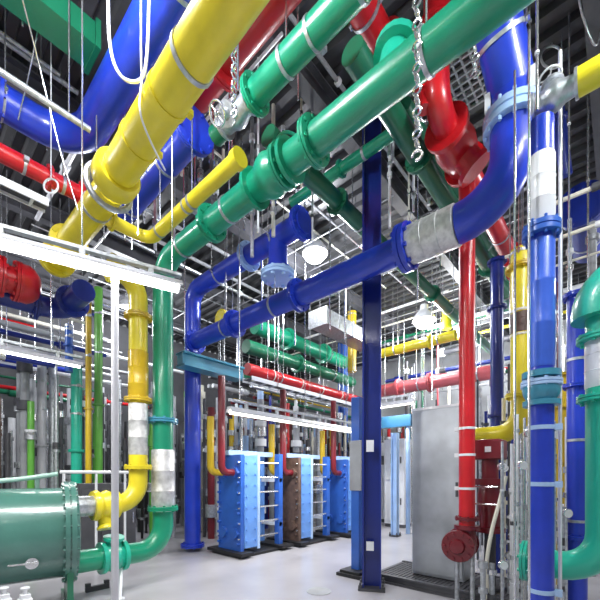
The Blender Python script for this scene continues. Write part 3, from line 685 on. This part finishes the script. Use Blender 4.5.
# ================================================================== BACK RACKS
def xrun(px0, py0, d, px1, r, m, label, **k):
    a = at(px0, py0, d); return pipe('pipe', label, [a, slide(a, 'X', px1)], r, m, **k)
def yrun(px0, py0, d, px1, r, m, label, **k):
    a = at(px0, py0, d); return pipe('pipe', label, [a, slide(a, 'Y', px1)], r, m, **k)
H2 = dict(hang=((0, .2), (0, .75)))
xrun(255, 326, 9.6, 345, .21, 'green', 'green background pipe above the dark green one, over the heat exchangers', fl=((0, .3), (0, .7)), **H2)
xrun(246, 346, 8.8, 352, .17, 'dgreen', 'dark green background pipe between the red and green ones over the heat exchangers', fl=((0, .4),), **H2)
xrun(247, 369, 8.22, 366, .14, 'red', 'red background pipe with pale bands over the heat exchangers', bands=((0, .15, 'cream'), (0, .35, 'cream'), (0, .52, 'cream'), (0, .7, 'cream')), **H2)
def tray(a, b, w, label, m='white', hangn=3, sides=(-1, 1)):
    e = empty('cable_tray', (a+b)/2, label, 'tray'); c = (a+b)/2; L = (b-a).length; ax = (b-a).normalized(); sd = V((-ax.y, ax.x, 0))
    for s in (-1, 1):
        bm = bmesh.new(); q0 = a-c+sd*s*w/2; q1 = b-c+sd*s*w/2; box(bm, (q0+q1)/2, (L if abs(ax.x) > .5 else .02, L if abs(ax.y) > .5 else .02, .09)); finish(bm, 'side_rail', m, e, smooth=False)
    n = int(L/.3)
    bm = bmesh.new()
    for i in range(n):
        q = a.lerp(b, (i+.5)/n)-c; box(bm, q+V((0, 0, -.03)), (.03 if abs(ax.x) > .5 else w, w if abs(ax.x) > .5 else .03, .02))
    finish(bm, 'rungs', m, e, smooth=False)['kind'] = 'stuff'
    bm = bmesh.new()
    for i in range(5):
        off = sd*(w*(-.38+.18*i)); sweep(bm, [a-c+off+V((0, 0, .0)), b-c+off+V((0, 0, .0))], .018, 6)
    finish(bm, 'cables', 'dgrey', e)['kind'] = 'stuff'
    for i in range(hangn):
        for s in sides:
            q = a.lerp(b, (i+.5)/hangn)-c+sd*s*(w/2+.02); bm = bmesh.new(); sweep(bm, [q+V((0, 0, -.05)), V((q.x, q.y, CEIL-c.z))], .009, 6); finish(bm, 'hanger_rod', 'steel', e)
    return e
a = at(247, 379, 7.7); tray(a, slide(a, 'X', 362), .30, 'pale cable tray below the red background pipe over the heat exchangers')
a = at(86, 366, 7.6); tray(a+V((-3.2, 0, 0)), a, .45, 'white cable tray at the left above the bank of grey vertical pipes')
a = at(70, 217, 4.6)+V((-.25, 0, 0)); tray(a+V((-3.4, 0, 0)), a, .16, 'narrow white tray under the dark red pipe at the far left', hangn=2, sides=(-1,))
yrun(456, 335, 9.0, 378, .13, 'yellow', 'pale yellow background pipe above the pink red one behind the grey cabinet', fl=((0, .3),), **H2)
a = at(447, 338, 9.45); pipe('pipe', 'yellow background drop pipe bending just left of the red drop pipe', [at(436, 296, 9.7), V((a.x, a.y, zat(a, 306).z)), V((a.x, a.y, zat(a, 329).z))], .12, 'yellow', bend=.3, hang=((0, .15, CEIL),))
yrun(492, 372, 9.0, 380, .18, 'pink', 'faded red background pipe above the grey cabinet', fl=((0, .2), (0, .5), (0, .8)), hang=((0, .1), (0, .6)))
a = at(352, 330, 10.8); pipe('pipe', 'small yellow background pipe with a valve left of the navy column', [zat(a, 312), zat(a, 372)], .13, 'ochre', fl=((0, .5),), hang=((0, .05),))
# galvanised ducts
def duct(a, b, w, h, label, m='galv'):
    c = (a+b)/2; e = empty('air_duct', c, label, 'duct'); L = (b-a).length; X = abs((b-a).x) > abs((b-a).y)
    bm = bmesh.new(); box(bm, V((0, 0, 0)), (L, w, h) if X else (w, L, h)); finish(bm, 'duct_body', m, e, smooth=False)
    n = max(2, int(L/1.0))
    for i in range(n+1):
        q = a.lerp(b, i/n)-c; bm = bmesh.new(); box(bm, q, (.05, w+.06, h+.06) if X else (w+.06, .05, h+.06)); finish(bm, 'joint_flange', m, e, smooth=False)
    for i in (0.2, .8):
        for s in (-1, 1):
            q = a.lerp(b, i)-c; bm = bmesh.new(); q = q+(V((0, s*(w/2+.05), 0)) if X else V((s*(w/2+.05), 0, 0)))
            sweep(bm, [V((q.x, q.y, -h/2)), V((q.x, q.y, CEIL-c.z))], .01, 6); finish(bm, 'hanger_rod', 'steel', e)
a = at(318, 318, 8.6); duct(a, slide(a, 'X', 368), .5, .36, 'pale rectangular duct under the lower blue main near the navy column')
a = at(388, 200, 7.5); duct(a, slide(a, 'X', 424), .7, .3, 'pale grey duct right of the navy column under the roof')
a = V((-1.5, 4.52, 6.5)); b = V((1.5, 4.52, 6.5))
e = duct(a, b, .34, .26, 'dark green ribbed duct against the roof at the top left', 'dgreen')
# left blue elbow and red valve
a = at(62, 312, 6.5); p2 = slide(a, 'Y', 84)
pipe('pipe', 'navy blue elbow pipe under the long strip light at left', [V((a.x-4, a.y, a.z)), a, V((p2.x, p2.y, a.z))], .17, 'dblue', bend=.35, fl=((0, .9), (1, .5)), hang=((0, .7),))
a = at(24, 284, 5.7)
rb = pipe('pipe', 'red pipe with a rounded flanged end under the strip light at the left edge', [a, a+V((-3, 0, 0))], .20, 'red', n=22, fl=((0, .03), (0, .10)), hang=((0, .2),))
bm = bmesh.new(); lathe(bm, V((-.05, 0, 0)), V((1, 0, 0)), [(0, .29), (.10, .29), (.17, .25), (.24, .17), (.27, .06), (.27, .01)], 26); finish(bm, 'end_cover', 'red', rb)
# vertical coloured lines at left
for px, d, r, m_, y0, y1, lab in ((88.5, 7.15, .055, 'ochre', 290, 470, 'thin ochre vertical line beside the leaf green one at left'),
                                 (98.5, 7.7, .08, 'lime', 288, 470, 'thin leaf green vertical pipe at left behind the white post'),
                                 (76.5, 7.3, .10, 'jade', 368, 467, 'short jade vertical pipe left of the leaf green one'),
                                 (42, 7.7, .085, 'palegrey', 362, 470, 'white vertical pipe among the grey bank at left'),
                                 (53, 7.9, .08, 'galv', 360, 470, 'grey vertical pipe right of the white one in the left bank'),
                                 (69, 7.0, .068, 'mblue', 325, 372, 'short blue vertical pipe above the jade one at left')):
    a = at(px, 400, d); pipe('pipe', lab, [V((a.x, a.y, .03)) if y1 > 400 else zat(a, y1), zat(a, y0)], r, m_, n=14, fl=((0, .55),), bands=((0, .75), (0, .9)), hang=((0, .97),) if y1 < 400 else ())
# white railing across behind the tank
a = at(60, 472, 5.9); b = slide(a, 'X', 128)
rl = empty('railing', (a+b)/2, 'low white rail behind the green tank and yellow valve', 'railing'); cc = (a+b)/2
bm = bmesh.new(); sweep(bm, [a-cc, b-cc], .03, 10); finish(bm, 'top_rail', 'white', rl)
for t in (.05, .5, .95):
    q = a.lerp(b, t)-cc; bm = bmesh.new(); sweep(bm, [q, V((q.x, q.y, -cc.z))], .022, 8); finish(bm, 'baluster', 'white', rl)

# ------------------------------------------------------------------ clutter: conduits, rods, cables
def stick(name, A, B, r, m, label, cat, group, n=8, details=0):
    bm = bmesh.new(); A = V(A); B = V(B)
    sweep(bm, [V((0, 0, 0)), B-A], r, n)
    d = (B-A).normalized(); L = (B-A).length
    o = finish(bm, name, m, loc=A); tag(o, label, cat, group)
    for k in range(details):
        t = random.uniform(.1, .95); b2 = bmesh.new(); w = r*random.uniform(1.5, 3.5)
        lathe(b2, d*(L*t), d, [(0, r*.9), (0, r*1.7), (w, r*1.7), (w, r*.9)], 10); finish(b2, 'coupling', random.choice(['galv', 'steel', 'white', 'dgrey', m]), o)
    return o
# open grating under the roof by the red strainer
gq_ = at(462, 62, 4.4); e = empty('roof_grating', (gq_.x, gq_.y, gq_.z), 'pale open grating hung under the roof above the red strainer', 'grating')
bm = bmesh.new()
for k in range(14): box(bm, V((-.65+.1*k, 0, 0)), (.022, 1.0, .04))
for k in range(11): box(bm, V((0, -.5+.1*k, 0)), (1.32, .022, .03))
finish(bm, 'grid', 'galv', e, smooth=False)
for sx_ in (-.6, .6):
    for sy_ in (-.45, .45):
        bm = bmesh.new(); sweep(bm, [V((sx_, sy_, 0)), V((sx_, sy_, CEIL-gq_.z))], .008, 6); finish(bm, 'hanger_rod', 'steel', e)
from mathutils.bvhtree import BVHTree
from mathutils.geometry import intersect_line_line
def build_bvh():
    bpy.context.view_layer.update(); vs = []; fs = []
    for o in bpy.data.objects:
        if o.type != 'MESH' or o.name in ('floor', 'ceiling'): continue
        n = len(vs); mw = o.matrix_world
        vs += [mw @ v.co for v in o.data.vertices]; fs += [[n+i for i in p.vertices] for p in o.data.polygons]
    return BVHTree.FromPolygons(vs, fs)
MAIN = build_bvh(); SEGS = []
def seg_dist(a, b, c, d):
    best = 9
    r_ = intersect_line_line(a, b, c, d)
    if r_:
        p, q = r_; u = b-a; w_ = d-c
        t = max(0, min(1, (p-a).dot(u)/u.length_squared)); k = max(0, min(1, (q-c).dot(w_)/w_.length_squared))
        best = ((a+u*t)-(c+w_*k)).length
    for p, e0, e1 in ((a, c, d), (b, c, d), (c, a, b), (d, a, b)):
        u = e1-e0; t = max(0, min(1, (p-e0).dot(u)/u.length_squared)); best = min(best, (p-e0-u*t).length)
    return best
def free(*segs):
    """True (and remembered) when these tubes (A, B, radius) touch nothing built so far"""
    for A, B, r in segs:
        bm = bmesh.new(); sweep(bm, [V(A), V(B)], r*1.75+.008, 6); t = BVHTree.FromBMesh(bm); bm.free()
        if t.overlap(MAIN): return False
        for c, d, rc in SEGS:
            if seg_dist(V(A), V(B), c, d) < (r+rc)*1.75+.004: return False
    SEGS.extend((V(A), V(B), r) for A, B, r in segs)
    return True
def ground(x, y): return .13 if 4.74 < x < 5.90 and .92 < y < 2.86 else 0
# left bank
cols = ['galv', 'palegrey', 'grey', 'dgrey', 'galv', 'white', 'steel', 'grey', 'maroon', 'cream', 'dgrey', 'black', 'dgrey', 'lime', 'black', 'grey', 'brown']
used = []
for i in range(150):
    for _ in range(40):
        x = random.uniform(-.8, 6.6); y = random.uniform(8.3, 12.9); r = random.choice([.03, .04, .05, .06, .08]); z1 = random.uniform(2.4, 4.3)
        if free(((x, y, 0), (x, y, z1), r)):
            stick('vertical_pipe', (x, y, 0), (x, y, z1), r, random.choice(cols), 'slim vertical pipe in the dense grey bank behind the green tank', 'pipe', 'slim vertical pipes in the left bank', 10, 3)
            break
for i in range(26):
    for _ in range(40):
        y = random.uniform(8.0, 12.9); z = random.choice([2.9, 3.4, 3.8, 4.3, 4.9, 5.6])+random.uniform(-.1, .1); x0 = random.uniform(-2, 1); L = random.uniform(3, 6); r = random.choice([.035, .05, .07])
        rods = [((x0+t_, y, z+r), (x0+t_, y, 6.95), .01) for t_ in (.6, 2.4)]
        if free(((x0, y, z), (x0+L, y, z), r), *rods):
            m_ = random.choice(['galv', 'white', 'blue', 'cream', 'red', 'grey', 'dgreen', 'steel', 'dblue'])
            o = stick('horizontal_pipe', (x0, y, z), (x0+L, y, z), r, m_, 'slim level pipe on the rack over the left bank', 'pipe', 'slim level pipes over the left bank', 10, 2)
            for t_ in (.6, 2.4):
                b_ = bmesh.new(); sweep(b_, [V((t_, 0, 0)), V((t_, 0, CEIL-z))], .01, 6); finish(b_, 'hanger_rod', 'steel', o)
            break
# horizontal cross rails of the left bank
# back centre: risers behind the exchangers
MAIN = build_bvh()
for i in range(170):
    for _ in range(40):
        x = random.uniform(5.2, 14.6); y = random.uniform(6.9, 9.8); r = random.choice([.04, .05, .07, .09]); z1 = random.uniform(2.6, 3.9)
        if free(((x, y, 0), (x, y, z1), r)):
            m_ = random.choice(['galv', 'white', 'maroon', 'red', 'cream', 'dgreen', 'grey', 'steel', 'ochre', 'dgrey', 'dblue', 'pblue'])
            stick('riser', (x, y, 0), (x, y, z1), r, m_, 'slim riser pipe behind the row of plate heat exchangers', 'pipe', 'risers behind the heat exchangers', 10, 3)
            break
for i in range(16):
    for _ in range(60):
        x = random.uniform(5.2, 8.5); y = random.uniform(6.9, 10.5); z = random.uniform(2.3, 4.6); L = random.uniform(2.5, 5); r = random.choice([.035, .05, .07])
        rods = [((x+t_, y, z+r), (x+t_, y, 6.95), .01) for t_ in (.4, L-.4)]
        if free(((x, y, z), (x+L, y, z), r), *rods):
            o = stick('level_pipe', (x, y, z), (x+L, y, z), r, random.choice(['galv', 'white', 'dgreen', 'maroon', 'grey', 'cream', 'ochre', 'dgrey']), 'slim level pipe behind the heat exchangers', 'pipe', 'level pipes behind the heat exchangers', 10, 3)
            for t_ in (.4, L-.4):
                b_ = bmesh.new(); sweep(b_, [V((t_, 0, 0)), V((t_, 0, CEIL-z))], .01, 6); finish(b_, 'hanger_rod', 'steel', o)
            break
# right racks
for i in range(85):
    for _ in range(60):
        px = random.choice([random.uniform(502, 534), random.uniform(548, 575), random.uniform(476, 600)]); a = at(px, 400, random.uniform(5.6, 9.5))
        r = random.choice([.018, .025, .03, .04, .055]); g = ground(a.x, a.y); z1 = random.choice([2.2, 2.8, 3.4, 4.6, 5.6])
        if free(((a.x, a.y, g), (a.x, a.y, z1), r)):
            stick('rack_conduit', (a.x, a.y, g), (a.x, a.y, z1), r, random.choice(['galv', 'white', 'steel', 'grey', 'cream', 'galv', 'maroon', 'dgrey', 'dblue', 'white']), 'thin upright conduit in the crowded rack at right', 'conduit', 'upright conduits in the right rack', 10, 4)
            break
for i in range(34):
    for _ in range(60):
        px = random.choice([random.uniform(500, 529), random.uniform(552, 574)]); a = at(px, 400, random.uniform(3.9, 5.2)); z1 = random.uniform(.8, 2.4); r = random.choice([.010, .014, .02, .026]); g = ground(a.x, a.y)
        if not g and free(((a.x, a.y, g+.004), (a.x, a.y, z1), r)):
            stick('gauge_line', (a.x, a.y, g), (a.x, a.y, z1), r, random.choice(['steel', 'white', 'galv', 'grey', 'cream', 'white']), 'thin upright instrument line among the fittings right of the red drop pipe', 'pipe', 'instrument lines by the red drop pipe', 8, 5)
            break
for i in range(34):                                # conduits under the roof
    for _ in range(50):
        r = random.choice([.014, .02, .028, .04])
        if i % 3:
            x = random.uniform(.8, 14.5); z = 6.52+random.uniform(0, .08); y0 = random.uniform(.8, 4); A_, B_ = V((x, y0, z)), V((x, min(y0+random.uniform(4, 8), 13.3), z))
        else:
            y = random.uniform(.8, 12.8); z = 6.78+random.uniform(0, .1); x0 = random.uniform(.3, 5); A_, B_ = V((x0, y, z)), V((min(x0+random.uniform(4, 9), 15), y, z))
        if free((A_, B_, r)):
            o = stick('roof_conduit', A_, B_, r, random.choice(['galv', 'white', 'steel', 'grey', 'galv', 'cream', 'dgrey']), 'thin conduit strapped under the dark roof deck among the mains', 'conduit', 'conduits under the roof', 8, 3)
            for t_ in (.1, .5, .9):
                b_ = bmesh.new(); q_ = (B_-A_)*t_; sweep(b_, [q_, V((q_.x, q_.y, CEIL-A_.z))], .008, 6); finish(b_, 'strap_rod', 'steel', o)
            break
for i in range(50):                                # uprights before the far right wall
    for _ in range(40):
        x = random.uniform(10.6, 15.2); y = random.uniform(-1.0, 6.8); r = random.choice([.03, .05, .07, .09]); z1 = random.uniform(3.2, 6.3)
        if free(((x, y, 0), (x, y, z1), r)):
            stick('far_pipe', (x, y, 0), (x, y, z1), r, random.choice(['galv', 'white', 'grey', 'dgrey', 'pblue', 'steel', 'dblue', 'cream', 'pink', 'dgreen']), 'distant upright pipe in front of the far right wall', 'pipe', 'distant uprights at the far right wall', 10, 3)
            break
for i in range(16):
    for _ in range(60):
        x = random.uniform(10.0, 13.5); z = random.uniform(2.9, 6.2); y0 = random.uniform(-.5, 1.5); L = random.uniform(3, 5.5); r = random.choice([.04, .06, .09])
        rods = [((x, y0+t_, z+r), (x, y0+t_, 6.95), .01) for t_ in (.5, L-.5)]
        if free(((x, y0, z), (x, y0+L, z), r), *rods):
            o = stick('far_level_pipe', (x, y0, z), (x, y0+L, z), r, random.choice(['galv', 'dgreen', 'white', 'red', 'dblue', 'grey', 'yellow', 'dgrey']), 'distant level pipe crossing behind the red drop pipe', 'pipe', 'distant level pipes at the far right', 10, 3)
            for t_ in (.5, L-.5):
                b_ = bmesh.new(); sweep(b_, [V((0, t_, 0)), V((0, t_, CEIL-z))], .01, 6); finish(b_, 'hanger_rod', 'steel', o)
            break
for i in range(34):                                # slim drops between the mains
    for _ in range(40):
        px = random.choice([random.uniform(175, 262), random.uniform(270, 345), random.uniform(120, 175), random.uniform(380, 470)]); a = at(px, random.uniform(140, 260), random.uniform(4.6, 7.5)); r = random.choice([.014, .02, .028])
        if a.z < 6.4 and free((a, (a.x, a.y, 6.96), r)):
            stick('drop_conduit', a, V((a.x, a.y, CEIL)), r, random.choice(['white', 'galv', 'steel', 'cream', 'dgrey']), 'slim conduit dropping from the roof behind the overhead mains', 'conduit', 'slim drops behind the mains', 8, 4)
            break
# small gauges / fittings on the right rack
for i in range(14):
    for _ in range(60):
        px = random.choice([random.uniform(501, 529), random.uniform(552, 573)]); a = at(px, random.uniform(430, 565), random.uniform(3.75, 4.5)); ok_ = free(((a.x, a.y, ground(a.x, a.y)+.01), (a.x, a.y, a.z+.05), .035))
        if ok_: break
    if not ok_: continue
    e = empty('pressure_gauge', (a.x, a.y, a.z), 'small round white gauge among the thin lines beside the blue riser', 'gauge', 'small gauges beside the blue riser')
    bm = bmesh.new(); lathe(bm, V((0, 0, 0)), V((-C, -S, 0)), [(0, .01), (0, .05), (.03, .05), (.035, .043), (.035, .005)], 16); finish(bm, 'gauge_case', 'steel', e)
    bm = bmesh.new(); lathe(bm, V((-C, -S, 0))*.034, V((-C, -S, 0)), [(0, .042), (.004, .042)], 16); finish(bm, 'dial', 'white', e)
    bm = bmesh.new(); sweep(bm, [V((0, 0, -.04)), V((0, 0, -a.z+ground(a.x, a.y)))], .012, 8); finish(bm, 'stem', 'galv', e)
# white flexible conduit by the maroon valve
def cable(pts, r, m, label, cat='cable', group=None):
    pts = [V(p) for p in pts]; out = []
    for i in range(len(pts)-1):
        p0 = pts[max(i-1, 0)]; p1 = pts[i]; p2 = pts[i+1]; p3 = pts[min(i+2, len(pts)-1)]
        for k in range(8):
            t = k/8; out.append(.5*((2*p1)+(p2-p0)*t+(2*p0-5*p1+4*p2-p3)*t*t+(3*p1-p0-3*p2+p3)*t**3))
    out.append(pts[-1]); o0 = pts[0].copy(); bm = bmesh.new(); sweep(bm, [p-o0 for p in out], r, 8)
    return tag(finish(bm, 'cable', m, loc=o0), label, cat, group)
d = 4.15
a = at(504, 470, d); cable([at(506, 476, d), at(500, 500, d), at(492, 530, d), at(487, 560, d), zat(at(487, 560, d), 560)*1.0-V((0, 0, .3)), V((at(487, 560, d).x, at(487, 560, d).y, 0.01))], .022, 'cream', 'pale flexible conduit curving down beside the maroon valve')
for i, px in enumerate((483, 492)):
    a = at(px, 590, 4.0); stick('floor_stand', (a.x, a.y, 0), (a.x, a.y, .62), .03, 'galv', ('short grey floor stand right of the red strainer', 'short grey floor stand below the pale flexible conduit')[i], 'stand', None, 12, 2)
# handrails / trays upper right (along Y)
for i, (px, py, d, pe) in enumerate(((602, 184, 4.6, 545), (604, 222, 4.8, 505), (606, 250, 5.4, 520))):
    a = at(px, py, d); b = slide(a, 'Y', pe); a = a+V((0, -1, 0))
    o = stick('conduit_rail', a, b, (.03, .026, .018)[i], 'cream', ('upper pale rail sloping behind the blue riser at right', 'middle pale rail sloping behind the blue riser at right', 'lower thin pale rail behind the blue riser at right')[i], 'rail', None, 10, 3)
    for t in (.45, .9):
        q = a.lerp(b, t)-a; bm = bmesh.new(); sweep(bm, [q, V((q.x, q.y, CEIL-a.z))], .008, 6); finish(bm, 'hanger_rod', 'steel', o)
# rails upper left (along X)
for i, (px, py, d, r) in enumerate(((90, 130, 3.9, .032), (78, 93, 4.9, .03), (60, 75, 4.55, .02))):
    a = at(px, py, d); b = a+V((-4, 0, 0))
    o = stick('conduit', b, a, r, 'galv', ('nearest grey conduit under the dark roof at the upper left', 'middle grey conduit under the dark roof at the upper left', 'thinnest grey conduit high under the roof at the upper left')[i], 'conduit', None, 10, 2)
    for t in (.5, .72, .95):
        q = b.lerp(a, t)-b; bm = bmesh.new(); sweep(bm, [q, V((q.x, q.y, CEIL-b.z))], .008, 6); finish(bm, 'hanger_rod', 'steel', o)
# loose hanger rods and chains
for i, (px, d, y1) in enumerate(((11, 5, 120), (47, 5.4, 150), (30, 5.2, 110), (140, 4.0, 75), (147, 4.1, 80), (153, 4.2, 70), (160, 3.9, 60), (238, 3.5, 90), (298, 3.4, 100), (213, 4.2, 160), (232, 4.4, 170),
                               (195, 4.6, 200), (125, 4.7, 240), (132, 4.9, 250), (138, 4.6, 235), (104, 4.8, 240), (330, 6.5, 330), (345, 6.9, 340), (357, 5.2, 260), (365, 5.9, 250), (295, 6.6, 345), (262, 6.4, 330), (432, 9, 400), (450, 6, 260), (440, 6.4, 270), (424, 10.5, 410), (418, 5, 300), (530, 4, 200), (537, 2.9, 110), (460, 5.6, 330), (510, 5.8, 330), (553, 5, 340), (562, 4.4, 330), (569, 4.2, 320), (588, 5, 280))):
    a = at(px, y1, d)
    for k_ in range(12):
        a = at(px, y1, d+(k_//2+1)//1*.09*(1 if k_ % 2 else -1)*(k_ > 0))
        if a.z < 6.8 and free((a, (a.x, a.y, 6.96), .011)): break
    else: continue
    o = stick('hanger_rod', a, V((a.x, a.y, CEIL)), .010 if d < 5 else .013, 'steel', 'thin bright steel hanger rod hanging from the dark roof deck among the pipes', 'rod', 'thin hanger rods', 6, 1)
def chain(px, d, y1, label):
    a = at(px, y1, d); e = empty('chain', (a.x, a.y, a.z), label, 'chain'); n = int((CEIL-a.z)/.07)+1
    bm = bmesh.new()
    for k in range(n):
        torus(bm, V((0, 0, .035+k*.07)), V((1, 0, 0)) if k % 2 else V((0, 1, 0)), .028, .008, 8, 5)
    finish(bm, 'links', 'steel', e)['kind'] = 'stuff'
    bm = bmesh.new(); torus(bm, V((0, 0, -.035)), V((1, .3, 0)), .03, .009, 14, 6, 0, 5.0); finish(bm, 'hook', 'steel', e)
chain(417, 2.3, 150, 'steel chain hanging in front of the green main, left of the red strainer')
chain(475, 3.0, 70, 'steel chain hanging just left of the rising blue pipe')
chain(234, 3.2, 110, 'steel chain hanging between the big yellow main and upper green pipe')
cable([at(108, -20, 3.0), at(110, 45, 3.0), at(121, 76, 3.0), at(140, 80, 3.0), at(147, 55, 3.0), at(150, -30, 3.0)], .013, 'white', 'white cable hanging in a loop in front of the blue main')
cable([V((at(142, 75, 2.85).x, at(142, 75, 2.85).y, CEIL)), at(141, 40, 2.85), at(142, 75, 2.85), at(140, 110, 2.75), at(150, 140, 2.9), at(165, 170, 3.2)], .008, 'white', 'thin white cable trailing across the big yellow main')
cable([at(20, -10, 3.3), at(38, 60, 3.7), at(60, 150, 4.0), at(78, 210, 4.1)], .008, 'steel', 'thin slanting wire at the upper left, nearest the blue main')
cable([at(45, -10, 3.9), at(32, 60, 4.0), at(18, 120, 4.2)], .007, 'steel', 'thin slanting wire at the upper left leaning the other way')
cable([V((at(578, -10, 3.8).x, at(578, -10, 3.8).y, CEIL)), at(578, -10, 3.8), at(584, 20, 4), at(596, 45, 4.1), at(606, 10, 4.1)], .012, 'galv', 'grey cable looping at the top right corner')
a = at(552, 57, 4.5); bm = bmesh.new(); torus(bm, V((0, 0, 0)), V((-C, -S, 0)), .14, .014, 24, 6); sweep(bm, [V((0, 0, .14)), V((0, 0, CEIL-a.z))], .007, 6)
tag(finish(bm, 'wire_ring', 'galv', loc=a), 'wire ring hanging under the roof above the yellow pipe at top right', 'ring')
a = at(51, 186, 4.3); bm = bmesh.new(); torus(bm, V((0, 0, 0)), V((-C, -S, 0)), .085, .012, 20, 6); sweep(bm, [V((0, 0, .085)), V((0, 0, CEIL-a.z))], .006, 6)
tag(finish(bm, 'wire_ring', 'white', loc=a), 'white wire ring hanging in front of the dark red pipe at left', 'ring')
# far right wall: beams and pale panels
a = at(375, 424, 10.5); b = slide(a, 'Y', 412); bm = bmesh.new(); box2(bm, (a.x-.1, min(a.y, b.y), a.z-.16), (a.x+.1, max(a.y, b.y), a.z+.16))
o = finish(bm, 'beam', 'dteal', smooth=False); tag(o, 'dark teal beam between the navy column and the grey cabinet', 'beam')
for t in (.1, .9):
    q = a.lerp(b, t)-V((0, 0, 0)); bm = bmesh.new(); sweep(bm, [V((q.x, q.y, 0)), V((q.x, q.y, a.z-.1))], .06, 10); oo = finish(bm, 'leg', 'pblue', o)
a = at(376, 408, 10.0); b = slide(a, 'Y', 414); strip(b, a, 'far strip light between the navy column and the grey cabinet', m='tube2', w=.16, h=.1, rods=2, power=60)

# ================================================================== LIGHT + CAMERA
w = bpy.data.worlds.new('ambient_fill'); bpy.context.scene.world = w; w.use_nodes = True  # even ambient fill added through the open sides, not a real source
w.node_tree.nodes['Background'].inputs['Color'].default_value = (.92, .96, 1, 1)
w.node_tree.nodes['Background'].inputs['Strength'].default_value = .27
cam = bpy.data.cameras.new('camera'); co = bpy.data.objects.new('camera', cam); COL.objects.link(co)
co.location = (0, 0, EYE); co.rotation_euler = (R(90), 0, -math.atan2(C, S))
cam.sensor_width = 36; cam.lens = 36*360/600; cam.shift_y = 175/600; cam.clip_start = .05
sc = bpy.context.scene; sc.camera = co
sc.view_settings.view_transform = 'Standard'; sc.view_settings.look = 'None'; sc.view_settings.gamma = 1; sc.view_settings.use_curve_mapping = False
sc.view_settings.exposure = .0
